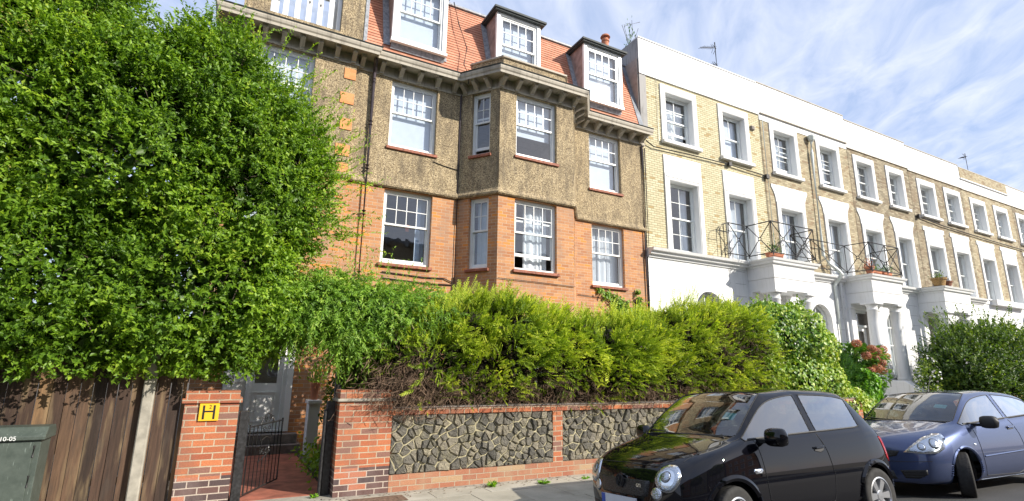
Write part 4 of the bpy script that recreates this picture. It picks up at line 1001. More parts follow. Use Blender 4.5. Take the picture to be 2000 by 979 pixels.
# ================================================================ plants (leaf-sized faces through the crown's volume)
def norm(a): return a/(np.linalg.norm(a, axis=1, keepdims=True)+1e-9)
def leaves(name, C, A, Nn, ln, wd, mat, parent=None, rnd=None, fold=.25, loc=None):
    """one small folded blade per row: centre C, axis A, face normal Nn"""
    n = len(C); A = norm(A); S = norm(np.cross(A, Nn)); Nn = norm(np.cross(S, A))
    ln = np.broadcast_to(ln, n)[:, None]; wd = np.broadcast_to(wd, n)[:, None]
    off = np.array(loc if loc is not None else (C[:,0].mean(), C[:,1].mean(), C[:,2].min())) if parent is None else np.array(ORG[root_of(parent).name])
    b = C-A*ln*.5; t = C+A*ln*.5; m = C - A*ln*.05
    l_ = m - S*wd*.5 + Nn*wd*fold; r_ = m + S*wd*.5 + Nn*wd*fold
    V = np.stack([b, l_, t, r_], 1).reshape(-1, 3) - off
    i = np.arange(n)*4
    F = np.stack([i, i+3, i+2, i, i+2, i+1], 1).reshape(-1)
    me = bpy.data.meshes.new(name); me.vertices.add(n*4); me.vertices.foreach_set('co', V.ravel().astype(np.float32))
    me.loops.add(n*6); me.loops.foreach_set('vertex_index', F.astype(np.int32)); me.polygons.add(n*2)
    me.polygons.foreach_set('loop_start', (np.arange(n*2)*3).astype(np.int32)); me.update(calc_edges=True)
    at = me.attributes.new('rnd', 'FLOAT', 'FACE'); rr = rng.random(n) if rnd is None else rnd; at.data.foreach_set('value', np.repeat(rr, 2).astype(np.float32))
    me.materials.append(mat); me.validate()
    o = bpy.data.objects.new(name, me); col.objects.link(o)
    if parent is not None: o.parent = parent
    else: o.location = off; ORG[o.name] = Vector(off)
    return o
def root_of(o):
    while o.parent is not None: o = o.parent
    return o
from mathutils import noise as mnoise
def lump(P, s=1.0, seed=0):
    """cheap smooth noise from summed sines (vectorised)"""
    x, y, z = P[:,0]*s+seed, P[:,1]*s+seed*1.7, P[:,2]*s+seed*.6
    return (np.sin(1.7*x+1.3*np.sin(1.1*z+y))+np.sin(2.3*z+1.1*np.sin(1.9*x))+np.sin(3.1*x+2.7*z+1.7*y)*.6+np.sin(5.3*z-4.1*x+y*3)*.4)/3
def shell(blobs, n, depth=.35, front=None, seed=0, lumpy=.10):
    """points near the surface of a union of ellipsoids -> (P, outward N). Only the skin is kept; thickness falls off inward."""
    bl = np.array(blobs, float); c, r = bl[:, :3], bl[:, 3:6]
    area = (r[:,0]*r[:,1]+r[:,1]*r[:,2]+r[:,0]*r[:,2]); pr = area/area.sum()
    outP, outN = [], []; got = 0
    while got < n:
        k = rng.choice(len(bl), size=n*2, p=pr); d = norm(rng.normal(size=(n*2, 3)))
        P = c[k] + d*r[k]; N_ = norm(d/r[k])
        P = P + N_*(lump(P, 1.6, seed)*lumpy + lump(P, 4.5, seed+3)*lumpy*.6)[:, None]
        dep = rng.exponential(.38, size=n*2)*depth; P = P - N_*dep[:, None]
        keep = np.ones(len(P), bool)
        for q in range(len(bl)):
            e = (((P-c[q])/np.maximum(r[q]-depth*.9, .05))**2).sum(1); keep &= (e > 1)
        if front is not None: keep &= front(P, N_)
        outP.append(P[keep]); outN.append(N_[keep]); got += keep.sum()
    return np.concatenate(outP)[:n], np.concatenate(outN)[:n]
def sprigs(P, N_, per, length, up=.35, jit=.6, droop=0.0):
    """turn sprig origins into leaf positions along a curved twig"""
    n = len(P); D = norm(N_ + rng.normal(size=(n,3))*jit + np.array([0,0,up])); L_ = length*rng.uniform(.5, 1.3, n)
    t = np.tile(np.linspace(.1, 1, per), n); D2 = np.repeat(D, per, 0); P2 = np.repeat(P, per, 0) + D2*(t*np.repeat(L_, per))[:, None]; P2[:,2] -= droop*(t**2)*np.repeat(L_, per)
    sd = norm(rng.normal(size=(n*per,3))*.9 + np.cross(D2, rng.normal(size=(n*per,3)))); A = norm(D2*.6 + sd*.9)
    P2 = P2 + A*.02
    Nn = norm(np.repeat(N_, per, 0)*.7 + np.array([0,-.25,.75]) + rng.normal(size=(n*per,3))*.45)
    return P2, A, Nn
def clump(P, N_, n, amp, r):
    K = rng.choice(len(P), n, replace=False); C = P[K]; best = np.full(len(P), 9e9); idx = np.zeros(len(P), int)
    for s in range(0, n, 100):
        d = ((P[:,None,:]-C[None,s:s+100,:])**2).sum(2); j = d.argmin(1); dm = d[np.arange(len(P)), j]; m = dm < best; best[m] = dm[m]; idx[m] = s+j[m]
    h = np.clip(1-np.sqrt(best)/(r*rng.uniform(.6,1.25,n)[idx]), 0, 1); a = amp*rng.uniform(.35,1.4,n)[idx]
    D = norm(N_[K]+rng.normal(size=(n,3))*.55+np.array([.05,-.1,.15]))[idx]
    return P + D*(a*h)[:,None] - N_*(amp*.35*(1-h))[:,None], h, D
LM = {}
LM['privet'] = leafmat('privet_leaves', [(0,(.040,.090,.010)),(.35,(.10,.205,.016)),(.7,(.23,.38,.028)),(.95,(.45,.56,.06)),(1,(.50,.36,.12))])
LM['conifer'] = leafmat('golden_conifer', [(0,(.045,.085,.012)),(.35,(.14,.23,.020)),(.7,(.31,.42,.035)),(1,(.60,.66,.09))], .35, .2)
LM['deadtwig'] = plain('dead_brown_twigs', (.20,.13,.085), .9, .35, 9)
LM['jasmine'] = leafmat('climber_leaves', [(0,(.08,.17,.025)),(.5,(.20,.36,.045)),(.9,(.36,.54,.08)),(1,(.50,.40,.18))])
LM['ivy'] = leafmat('variegated_ivy', [(0,(.05,.14,.015)),(.3,(.14,.28,.02)),(.55,(.27,.40,.04)),(.85,(.44,.54,.08)),(1,(.62,.64,.22))], .25, .5)
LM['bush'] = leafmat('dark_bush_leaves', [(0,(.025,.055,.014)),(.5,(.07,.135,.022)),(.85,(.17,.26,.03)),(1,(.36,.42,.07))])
LM['fern'] = leafmat('blue_green_needles', [(0,(.03,.09,.03)),(.6,(.07,.17,.045)),(1,(.12,.24,.06))], .3, .2)
LM['hydleaf'] = leafmat('hydrangea_leaves', [(0,(.05,.14,.02)),(.7,(.12,.26,.04)),(1,(.30,.36,.10))], .3, .4)
LM['bloom'] = leafmat('faded_pink_bloom', [(0,(.30,.09,.07)),(.5,(.50,.19,.14)),(1,(.62,.36,.26))], .3, .2)
LM['weed'] = leafmat('weed_leaves', [(0,(.10,.28,.02)),(1,(.30,.50,.05))])
LM['seed'] = leafmat('tan_seed_heads', [(0,(.34,.26,.08)),(1,(.56,.46,.18))])
LM['wood'] = plain('bark', (.13,.10,.075), .95, .3, 12, .5)
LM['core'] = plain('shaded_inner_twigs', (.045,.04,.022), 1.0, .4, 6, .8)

def limbs(mb, base, tips, r0, seed=0):
    random.seed(seed); base = Vector(base)
    for t in tips:
        t = Vector(t); P = [base]
        for k in (.3,.6,1): P.append(base.lerp(t, k) + Vector((random.uniform(-.12,.12), random.uniform(-.1,.1), random.uniform(0,.15)*(1-k))))
        mb.tube(P, r0, 6, r2=r0*.25)
        for _ in range(3):
            q = base.lerp(t, random.uniform(.5,.95)); mb.tube([q, q+Vector((random.uniform(-.4,.4),random.uniform(-.4,.2),random.uniform(.05,.5)))], r0*.3, 4, r2=r0*.08)
def twigcore(parent, P, N_, n, mat, ln=(.15,.4), name='twigs'):
    k = rng.choice(len(P), n); C = P[k]-N_[k]*rng.uniform(.1,.35,n)[:,None]; A = norm(N_[k]+rng.normal(size=(n,3))*.8)
    return leaves(name, C, A, rng.normal(size=(n,3)), rng.uniform(*ln, n), .009, mat, parent)

# ---- the big privet tree over the fence
blobs = [(-1.9,8.1,2.5,1.5,1.25,1.2),(-.6,8.0,2.6,1.25,1.15,1.15),(-3.2,8.1,3.0,1.3,1.2,1.5),(-.02,8.0,3.9,1.08,1.05,1.3),(-1.3,8.0,4.2,1.4,1.2,1.3),(-2.8,8.1,4.7,1.3,1.2,1.5),
         (-.42,8.0,5.05,.86,1.0,1.0),(.20,7.95,2.75,.60,.75,.75),(-.75,8.0,5.75,.68,.85,.62),(-2.45,8.1,6.1,.95,1.0,1.1),(-3.6,8.1,6.2,1.0,1.0,1.3),(.36,8.0,4.45,.66,.8,.68),(-1.5,8.05,5.1,.9,1.0,.8),(-.1,7.75,1.95,.55,.6,.45),(-1.2,7.75,1.95,.8,.75,.5),(-2.6,7.8,2.0,.9,.8,.5),(-4.5,8.1,4.0,1.4,1.1,2.6)]
tree = thing('privet_tree', (-1.7,8.1,0), 'big dense small-leaved bright green tree above the board fence', 'tree')
P, N_ = shell(blobs, 26000, .42, front=lambda p, n: (p[:,1] < 8.9) & (p[:,2] < 8.2) & (p[:,0] > -5.2), seed=1, lumpy=.20)
P, hh, DD = clump(P, N_, 900, .22, .36); N_ = norm(N_+DD*.7)
C, A, Nn = sprigs(P, N_, 11, .24, .25, .5)
tipr = np.clip(np.repeat(np.clip(rng.random(len(P))*.55+lump(P,1.1,4)*.2+hh*.35,0,1), 11)*.62 + rng.random(len(C))*.30 + np.tile(np.linspace(0,.12,11), len(P)), 0, 1)  # paler where clumps stand out; shade between clumps is put into the tone
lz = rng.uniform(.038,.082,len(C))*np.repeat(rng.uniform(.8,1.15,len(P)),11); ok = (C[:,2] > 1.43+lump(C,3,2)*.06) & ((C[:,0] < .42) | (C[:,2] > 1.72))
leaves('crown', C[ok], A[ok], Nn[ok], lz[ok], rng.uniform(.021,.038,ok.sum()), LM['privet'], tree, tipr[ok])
# longer leading shoots that break the outline
Ps, Ns = shell([(.35,7.9,3.9,.95,.9,1.5),(-.3,7.9,5.0,.85,.9,1.0),(-.8,8,5.9,.55,.7,.45),(.35,7.9,2.9,.6,.7,.9)], 130, .1, front=lambda p, n: (p[:,0] > -1.2) & (n[:,0]+n[:,2]*.5 > .45), seed=1)
C, A, Nn = sprigs(Ps, Ns*np.array([1,.5,1]), 22, .62, .25, .22)
leaves('leading_shoots', C, A, Nn, rng.uniform(.05,.08,len(C)), rng.uniform(.018,.028,len(C)), LM['privet'], tree, rng.uniform(.45,.97,len(C)))
twigcore(tree, P, N_, 6000, LM['wood'])
ks = rng.choice(np.where(P[:,2] > 3.2)[0], 90, replace=False); q = np.repeat(P[ks]+N_[ks]*.12, 34, 0)+rng.normal(size=(90*34,3))*np.array([.035,.035,.06]); leaves('seed_heads', q, rng.normal(size=q.shape)+np.array([0,0,1.]), rng.normal(size=q.shape), .022, .012, LM['seed'], tree)
mb = MB(); mb.tube([(-1.7,8.1,-.1),(-1.65,8.12,.9),(-1.7,8.1,1.7)], .16, 10, r2=.12)
limbs(mb, (-1.7,8.1,1.6), [(-3.2,8.2,4.2),(-2.4,8.2,6.4),(-.8,8.1,5.7),(.1,8.0,4.4),(-.2,8.0,2.6),(-1.4,7.9,4.6),(-3.4,8,2.8)], .07, 3)
mb.build('trunk', LM['wood'], tree, smooth=False)
P2, N2 = shell([(b[0],b[1]+.05,b[2],b[3]*.82,b[4]*.7,b[5]*.82) for b in blobs], 34000, .35); ok = P2[:,2] > 1.55; P2, N2 = P2[ok], N2[ok]
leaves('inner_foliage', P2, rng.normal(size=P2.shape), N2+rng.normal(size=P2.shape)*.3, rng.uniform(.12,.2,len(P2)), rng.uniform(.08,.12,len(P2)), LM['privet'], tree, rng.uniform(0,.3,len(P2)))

# ---- soft climber arching over the gateway
bl = [(1.05,8.0,2.45,.70,.65,.52),(1.75,8.0,2.42,.70,.65,.55),(2.45,7.95,2.33,.62,.62,.50),(.72,8.0,2.25,.45,.55,.40),(1.45,7.75,2.05,.35,.42,.40),(2.95,7.95,2.35,.35,.5,.35),(1.2,8.4,2.55,.8,.5,.35),(1.9,8.5,2.4,.8,.6,.5),(1.6,9.4,2.65,1.0,1.0,.52),(2.7,9.3,2.6,.8,.9,.5),(1.75,8.0,1.9,.35,.5,.35)]  # rear blobs, hidden from view, are added to shade the front door
cl = thing('flowering_climber', (1.5,7.95,0), 'mass of soft feathery green climber arching over the gateway between tree and hedge', 'climber')
P, N_ = shell(bl, 4600, .30, seed=4, lumpy=.10)
C, A, Nn = sprigs(P, N_, 15, .24, .0, .6, droop=.55)
A = norm(A + np.array([0,-.1,-.55]))
leaves('foliage', C, A, Nn, rng.uniform(.05,.085,len(C)), rng.uniform(.013,.022,len(C)), LM['jasmine'], cl, np.clip(np.repeat(rng.random(len(P)),15)*.6+rng.random(len(C))*.4,0,1))
Ps, Ns = shell([(1.9,8.0,2.55,1.15,.6,.42)], 60, .05, front=lambda p, n: n[:,2] > .5, seed=2)
C, A, Nn = sprigs(Ps, Ns, 12, .42, .5, .35); leaves('wispy_shoots', C, A, Nn, .055, .016, LM['jasmine'], cl, rng.uniform(.4,.95,len(C)))
P2, N2 = shell([(b[0],b[1]+.1,b[2],b[3]*.75,b[4]*.7,b[5]*.75) for b in bl], 5500, .25)
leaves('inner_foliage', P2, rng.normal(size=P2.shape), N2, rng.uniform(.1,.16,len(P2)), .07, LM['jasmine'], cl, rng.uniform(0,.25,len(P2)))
mb = MB(); mb.tube([(1.46,7.99,0),(1.44,7.97,1.0),(1.5,7.95,2.1)], .035, 6, r2=.02); mb.tube([(1.52,8.05,0),(1.6,8.0,1.1),(1.8,7.95,2.2)], .028, 6, r2=.015); mb.build('stems', LM['wood'], cl)

# ---- shaded shrub in the garden right of the path
gs = thing('garden_shrub', (2.3,9.0,0), 'dark shrub in deep shade behind the right brick pier, beside the path', 'shrub')
gb = [(1.95,8.2,.9,.45,.45,.9),(2.3,9.0,1.0,.75,.8,1.1),(2.2,9.9,.9,.6,.7,1.0),(1.9,8.1,1.75,.38,.4,.45),(2.7,8.3,1.2,.6,.4,.8)]
P, N_ = shell(gb, 9000, .3, seed=12); leaves('foliage', P, N_+rng.normal(size=P.shape)*.8, N_+rng.normal(size=P.shape)*.5, rng.uniform(.06,.11,len(P)), rng.uniform(.035,.055,len(P)), LM['bush'], gs)
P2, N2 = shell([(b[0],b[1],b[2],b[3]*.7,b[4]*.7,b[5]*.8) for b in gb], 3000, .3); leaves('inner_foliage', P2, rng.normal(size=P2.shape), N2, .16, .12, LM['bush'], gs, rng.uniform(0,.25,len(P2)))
mb = MB(); mb.tube([(2.3,9.0,0),(2.3,9.0,1.2)], .035, 6, r2=.02); mb.build('stem', LM['wood'], gs)
# ---- golden conifer hedge on the wall
hb = []
xs = np.linspace(2.35, 9.6, 17)
tops = np.interp(xs, [2.3,3.0,3.8,4.6,5.3,6.0,7.0,8.0,8.8,9.6], [2.35,2.62,2.78,2.62,2.50,2.50,2.62,2.82,2.95,2.95])
for x, t in zip(xs, tops):
    hb.append((x, 7.86+random.uniform(-.06,.06), t-.50, .52, .68+random.uniform(-.06,.08), .52)); hb.append((x+.2, 7.82+random.uniform(-.05,.05), (t+1.0)/2-.05, .50, .74+random.uniform(-.05,.08), (t-1.0)/2+.06))
hedge = thing('conifer_hedge', (5.9,7.9,0), 'long golden-green conifer hedge with brown twiggy underside above the stone wall', 'hedge')
P, N_ = shell(hb, 16500, .26, front=lambda p, n: ((p[:,2] > 1.13) | ((p[:,1] < 7.3) & (p[:,2] > 1.0))) & (p[:,1] < 8.5), seed=6, lumpy=.15)
per = 10
# feathery flat sprays sweeping up and out
P, hh, DD = clump(P, N_, 620, .17, .27); n = len(P); D = norm(N_*.5 + DD*.8 + np.array([.15,-.2,.12]) + rng.normal(size=(n,3))*.40); L_ = rng.uniform(.09,.24,n)
S = norm(np.cross(D, N_+rng.normal(size=(n,3))*.5)); t = np.tile(np.linspace(0,1,per), n); sg = np.tile(np.where(np.arange(per)%2,1.,-1.), n)
D2 = np.repeat(D,per,0); S2 = np.repeat(S,per,0); C = np.repeat(P,per,0)+D2*(t*np.repeat(L_,per))[:,None]+S2*(sg*(1-t*.7)*.022)[:,None]
A = norm(D2*.9+S2*(sg*.55)[:,None]+rng.normal(size=C.shape)*.12)
low = np.clip((1.72+lump(P,1.3,9)*.22-P[:,2])/.45, 0, 1)   # bare brown wood towards the foot
patch = np.exp(-(((P[:,0]-9.0)/.9)**2+((P[:,2]-2.15)/.45)**2))*.75 + np.exp(-(((P[:,0]-2.2)/.45)**2+((P[:,2]-1.5)/.45)**2))*.95
brown = rng.random(n) < np.maximum(low*.85, patch)
bm_ = np.repeat(brown, per); tone = np.clip(np.repeat(.30+lump(P,2.1,5)*.22+hh*.45+rng.normal(size=n)*.14,per)+t*.22,0,1)  # tone rises on clump tips, painting the gaps between them as shade
g_ = ~bm_
leaves('foliage', C[g_], A[g_], norm(np.repeat(N_,per,0)[g_]+rng.normal(size=(g_.sum(),3))*.5), rng.uniform(.045,.085,g_.sum()), rng.uniform(.013,.021,g_.sum()), LM['conifer'], hedge, tone[g_])
bb = np.where(bm_)[0]; bb = bb[rng.random(len(bb)) < .55]
leaves('dead_twigs', C[bb]-np.repeat(N_,per,0)[bb]*.04, norm(A[bb]+rng.normal(size=(len(bb),3))*.9-np.array([0,.2,.15])), rng.normal(size=(len(bb),3)), rng.uniform(.05,.13,len(bb)), rng.uniform(.004,.009,len(bb)), LM['deadtwig'], hedge)
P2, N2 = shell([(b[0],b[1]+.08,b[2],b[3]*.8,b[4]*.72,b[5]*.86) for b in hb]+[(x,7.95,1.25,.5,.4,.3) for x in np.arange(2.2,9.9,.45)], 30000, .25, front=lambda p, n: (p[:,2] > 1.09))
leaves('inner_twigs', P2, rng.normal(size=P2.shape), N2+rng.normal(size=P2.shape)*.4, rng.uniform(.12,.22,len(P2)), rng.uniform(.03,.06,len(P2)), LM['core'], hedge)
# bare brown twigs hanging over the brick pier and the wall head
n = 3800; bx = np.concatenate([rng.normal(2.25,.33,1900), rng.uniform(1.9,9.5,1900)]); C = np.stack([bx, rng.uniform(7.16,7.5,n), np.where(np.arange(n)<1900, rng.normal(1.30,.20,n), rng.normal(1.16,.09,n))], 1)
C[:,2] -= np.clip((bx-3)*.01,0,.03); C[:,2] = np.maximum(C[:,2], .93)
leaves('hanging_twigs', C, rng.normal(size=(n,3))*.6+np.array([-.45,-.5,-.55]), rng.normal(size=(n,3)), rng.uniform(.08,.26,n), rng.uniform(.006,.011,n), LM['deadtwig'], hedge)
# tall feathery tips
Ps, Ns = shell([(3.5,7.8,2.45,.55,.45,.38),(2.9,7.8,2.3,.5,.4,.3),(4.6,7.8,2.3,.9,.4,.35),(8.4,7.8,2.65,1.0,.4,.32),(6.3,7.8,2.3,1.2,.4,.34)], 230, .05, front=lambda p, n: n[:,2] > .25, seed=3)
D = norm(Ns*.3+np.array([.35,-.1,.8])+rng.normal(size=Ns.shape)*.25); n = len(Ps); per = 16; t = np.tile(np.linspace(0,1,per), n); sg = np.tile(np.where(np.arange(per)%2,1.,-1.), n)
D2 = np.repeat(D,per,0); S2 = norm(np.cross(D2, np.array([0,-1,.2]))); C = np.repeat(Ps,per,0)+D2*(t*np.repeat(rng.uniform(.15,.34,n),per))[:,None]
leaves('feathery_tips', C+S2*(sg*(1-t)*.03)[:,None], norm(D2*.8+S2*(sg*.7)[:,None]), np.tile(np.array([[0,-1.,.3]]),(len(C),1))+rng.normal(size=C.shape)*.2, .055, .012, LM['conifer'], hedge, rng.uniform(.6,1,len(C)))
mb = MB()
for x in np.arange(2.4, 9.8, .45): mb.tube([(x,7.95,0),(x+random.uniform(-.1,.1),7.9,.9),(x+random.uniform(-.15,.15),7.85,1.7)], .03, 6, r2=.015)
mb.build('trunks', LM['wood'], hedge)

# ---- variegated ivy mound
ib = [(10.1,8.0,2.35,.85,.75,.72),(10.9,8.0,2.45,.85,.80,.82),(11.7,8.0,2.40,.75,.80,.85),(12.3,8.0,2.05,.62,.70,.72),(10.2,7.95,1.55,.9,.72,.6),(11.3,7.9,1.5,.95,.75,.65),(12.3,7.9,1.4,.8,.7,.6),(12.9,7.85,.95,.7,.6,.45),(13.6,7.8,.75,.65,.5,.35)]
ivy = thing('variegated_ivy', (11.5,7.9,0), 'rounded mound of yellow and green ivy at the right end of the conifer hedge', 'ivy')
P, N_ = shell(ib, 21000, .22, front=lambda p, n: (p[:,1] < 8.6) & (p[:,2] > .2), seed=8, lumpy=.09)
A = norm(np.array([0,-.25,-.8])+rng.normal(size=P.shape)*.55); tone = np.clip(.46+lump(P,1.4,2)*.25+rng.normal(size=len(P))*.24+(P[:,0]-11.3)*.06,0,1)
leaves('foliage', P, A, N_+rng.normal(size=P.shape)*.35+np.array([0,0,.35]), rng.uniform(.055,.10,len(P)), rng.uniform(.045,.085,len(P)), LM['ivy'], ivy, tone, fold=.12)
P2, N2 = shell([(b[0],b[1]+.08,b[2],b[3]*.85,b[4]*.8,b[5]*.85) for b in ib], 3500, .2)
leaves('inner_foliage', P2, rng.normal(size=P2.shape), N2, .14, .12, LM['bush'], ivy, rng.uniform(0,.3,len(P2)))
Ps, Ns = shell([(10.7,7.9,2.9,.3,.3,.25),(11.9,7.9,2.95,.25,.3,.3)], 40, .1, front=lambda p, n: n[:,2] > .3); C, A, Nn = sprigs(Ps, Ns, 7, .22, .8, .4); leaves('upright_shoots', C, A, Nn, .07, .05, LM['ivy'], ivy, rng.uniform(.1,.6,len(C)))
mb = MB(); mb.tube([(11.3,8,0),(11.2,8,1),(11.4,8,2)], .05, 6, r2=.02); mb.build('stems', LM['wood'], ivy)
# ---- blue-green feathery shrub and hydrangea beyond
sh = thing('feathery_shrub', (14.0,8.6,0), 'dark feathery green shrub between the ivy and the pink hydrangea', 'shrub')
sb = [(13.9,8.6,1.85,.75,.6,.75),(14.5,8.7,1.4,.8,.6,.9),(13.6,8.5,1.2,.7,.6,.8),(15.2,8.6,.9,.8,.6,.7)]
P, N_ = shell(sb, 15000, .3, seed=2); leaves('foliage', P, N_+np.array([0,0,.8])+rng.normal(size=P.shape)*.4, rng.normal(size=P.shape), rng.uniform(.08,.16,len(P)), rng.uniform(.012,.03,len(P)), LM['fern'], sh)
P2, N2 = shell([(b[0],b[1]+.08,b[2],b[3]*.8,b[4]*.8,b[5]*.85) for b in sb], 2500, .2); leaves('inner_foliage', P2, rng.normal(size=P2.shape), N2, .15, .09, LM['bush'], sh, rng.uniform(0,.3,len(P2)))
mb = MB(); mb.tube([(14,8.6,0),(14,8.6,1.6)], .04, 6, r2=.02); mb.build('stem', LM['wood'], sh)
hy = thing('hydrangea', (15.4,8.5,0), 'hydrangea with faded pink mophead blooms beside the porch steps', 'hydrangea')
hbk = [(15.2,8.5,2.05,.62,.5,.42),(15.8,8.5,2.12,.50,.45,.32),(15.0,8.5,1.5,.6,.5,.5),(15.6,8.5,1.55,.45,.5,.45)]
P, N_ = shell(hbk, 1500, .25, seed=5); leaves('foliage', P, norm(N_+np.array([.2,-.2,-.1])+rng.normal(size=P.shape)*.5), np.array([0,-.3,1.])+rng.normal(size=P.shape)*.4, rng.uniform(.12,.20,len(P)), rng.uniform(.07,.11,len(P)), LM['hydleaf'], hy)
blooms = [(14.85,8.25,2.42),(15.15,8.05,2.28),(15.35,8.1,2.02),(15.62,8.1,1.92),(15.3,8.05,1.78),(15.05,8.1,1.70),(15.55,8.15,2.22),(16.15,8.3,2.30),(15.85,8.2,2.08),(14.95,8.1,2.10),(16.35,8.35,2.12),(15.7,8.15,1.72)]
for bx, by, bz in blooms:
    d = norm(rng.normal(size=(260,3))); Pb = np.array([bx,by,bz])+d*np.array([.125,.115,.10])*rng.uniform(.85,1.08,(260,1)); t_ = norm(np.cross(d, rng.normal(size=(260,3))))
    leaves('bloom', Pb, t_, d, .038, .034, LM['bloom'], hy, rng.random(260))
mb = MB()
for i in range(9): mb.tube([(15.3+random.uniform(-.15,.15),8.6,0),(15.3+random.uniform(-.5,.6),8.5,1.9)], .014, 5)
mb.build('stems', LM['wood'], hy)
# lush climber below the hydrangea
lb = thing('leafy_creeper', (14.6,8.1,0), 'bright green broad-leaved creeper hanging below the pink hydrangea', 'creeper')
P, N_ = shell([(14.9,8.2,1.15,.45,.35,.55),(14.6,8.1,.75,.5,.35,.4)], 1500, .15); leaves('foliage', P, np.array([0,-.2,-.8])+rng.normal(size=P.shape)*.5, N_+rng.normal(size=P.shape)*.3, .13, .11, LM['weed'], lb, rng.uniform(0,.6,len(P)))
# ---- round bush beyond the blue car
bb_ = [(22.4,9.2,1.7,1.1,1.2,1.0),(23.6,9.2,2.0,1.5,1.3,1.15),(25.2,9.2,2.15,1.6,1.3,1.15),(27.2,9.2,2.05,1.8,1.3,1.2),(23.0,8.9,1.2,1.6,1.2,1.0),(25.5,8.9,1.2,2.4,1.2,1.0),(29.5,9.2,2.0,1.8,1.3,1.1)]
bush = thing('broadleaf_bush', (24.5,9.2,0), 'large spreading dark green bush beyond the roof of the blue car', 'bush')
P, N_ = shell(bb_, 5200, .4, front=lambda p, n: (p[:,1] < 9.9) & (p[:,2] > .6), seed=11, lumpy=.16); C, A, Nn = sprigs(P, N_, 9, .42, .45, .5)
leaves('foliage', C, A, Nn, rng.uniform(.08,.14,len(C)), rng.uniform(.04,.065,len(C)), LM['bush'], bush, np.clip(np.repeat(rng.random(len(P)),9)*.5+rng.random(len(C))*.5+np.clip((C[:,0]-24)*.05,0,.25),0,1))
Ps, Ns = shell([(23.8,9,2.7,1.8,1,.5)], 60, .05, front=lambda p, n: n[:,2] > .3, seed=3); C, A, Nn = sprigs(Ps, Ns, 14, .9, .7, .3); leaves('leading_shoots', C, A, Nn, .12, .05, LM['bush'], bush, rng.uniform(.3,.9,len(C)))
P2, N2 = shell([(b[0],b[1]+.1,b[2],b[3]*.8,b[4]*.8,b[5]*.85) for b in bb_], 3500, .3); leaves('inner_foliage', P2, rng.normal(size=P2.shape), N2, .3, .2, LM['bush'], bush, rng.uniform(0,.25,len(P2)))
mb = MB(); mb.tube([(24.5,9.3,0),(24.4,9.3,1.6)], .09, 8); mb.tube([(22.2,9.3,0),(22.0,9.2,1.6)], .06, 8); mb.tube([(27,9.3,0),(27.2,9.3,1.6)], .06, 8); mb.build('stems', LM['wood'], bush)
rb = thing('white_flower_shrub', (19.8,9.0,0), 'small shrub with pale flowers in front of the white steps, left of the large bush', 'shrub')
P, N_ = shell([(19.9,9.0,1.35,.45,.4,.75)], 700, .3); leaves('foliage', P, N_+rng.normal(size=P.shape)*.5, rng.normal(size=P.shape), .09, .045, LM['bush'], rb)
P, N_ = shell([(19.9,9.0,1.5,.45,.4,.7)], 90, .1); leaves('blooms', P, rng.normal(size=P.shape), N_, .08, .07, M['stucco'], rb)
mb = MB(); mb.tube([(19.9,9,0),(19.9,9,1.2)], .02, 5); mb.build('stem', LM['wood'], rb)
# ---- ivy on the orange brick, between hedge and window sill
iv = thing('wall_ivy', (9.9,11.6,2.5), 'green ivy creeping up the orange brick below the right-hand window sill', 'ivy')
pts = []
for (x, z, r, n) in ((9.05,3.78,.10,40),(9.3,3.68,.13,60),(9.55,3.58,.16,90),(9.75,3.45,.18,110),(9.95,3.3,.2,120),(10.1,3.15,.22,140),(10.35,3.15,.16,120),(10.42,3.4,.10,70),(10.42,3.62,.08,60),(10.40,3.85,.06,35),(9.8,3.0,.4,260),(10.4,2.9,.35,260),(9.4,2.9,.3,140),(10.2,2.7,.4,200)):
    q = rng.normal(size=(n,3))*np.array([r*.55,.035,r*.55])+np.array([x,11.73,z]); pts.append(q)
P = np.concatenate(pts); P[:,1] = np.minimum(P[:,1], 11.77); leaves('foliage', P, np.array([0,0,-.7])+rng.normal(size=P.shape)*.6, np.array([0,-1.,.3])+rng.normal(size=P.shape)*.3, rng.uniform(.07,.11,len(P)), rng.uniform(.06,.09,len(P)), LM['jasmine'], iv)
# ---- potted plants
def potplant(x, y, z, r, h, n, mat, lab, ln=.09, wd=.03):
    P = np.array([x,y,z])+rng.normal(size=(n,3))*np.array([r*.5,r*.35,0])+np.array([0,0,1])*np.abs(rng.normal(size=(n,1)))*h*.5; D = norm(P-np.array([x,y,z-.1])+rng.normal(size=P.shape)*.08)
    o = leaves('potted_plant', P, D, rng.normal(size=P.shape), ln, wd, mat); tag(o, lab, 'plant')
potplant(15.5,10.83,5.42,.30,.55,150,LM['fern'],'tall dry plant in the trough behind the nearer porch railing')
potplant(20.95,10.82,5.54,.20,.30,90,LM['bloom'],'reddish plant in the round pot on the second porch roof')
potplant(21.38,10.83,5.44,.25,.24,90,LM['hydleaf'],'grey-green plant in the left red trough')
potplant(22.08,10.83,5.45,.25,.26,110,LM['fern'],'green plant in the right red trough')
potplant(26.35,10.95,5.62,.30,.30,130,LM['bush'],'dry plant in the basket planter')
potplant(27.0,10.95,5.54,.22,.22,90,LM['deadtwig'],'brown plant in the small planter on the third porch roof')
potplant(1.60,11.12,1.30,.16,.35,120,LM['jasmine'],'leafy plant in the tall clay pot by the front door', .08, .04)
potplant(38,10.9,5.48,.4,.3,90,LM['hydleaf'],'green plant on the farthest porch roof')
potplant(10.98,12.3,12.46,.22,.95,60,LM['fern'],'spindly self-sown plant on top of the stained party wall', .13, .04)
m = MB()
for i in range(5): m.tube([(10.98,12.3,12.4),(10.9+random.uniform(-.35,.3),12.2,12.8+random.uniform(0,.3)),(10.85+random.uniform(-.5,.5),12.15,13.1+random.uniform(0,.35))], .008, 4)
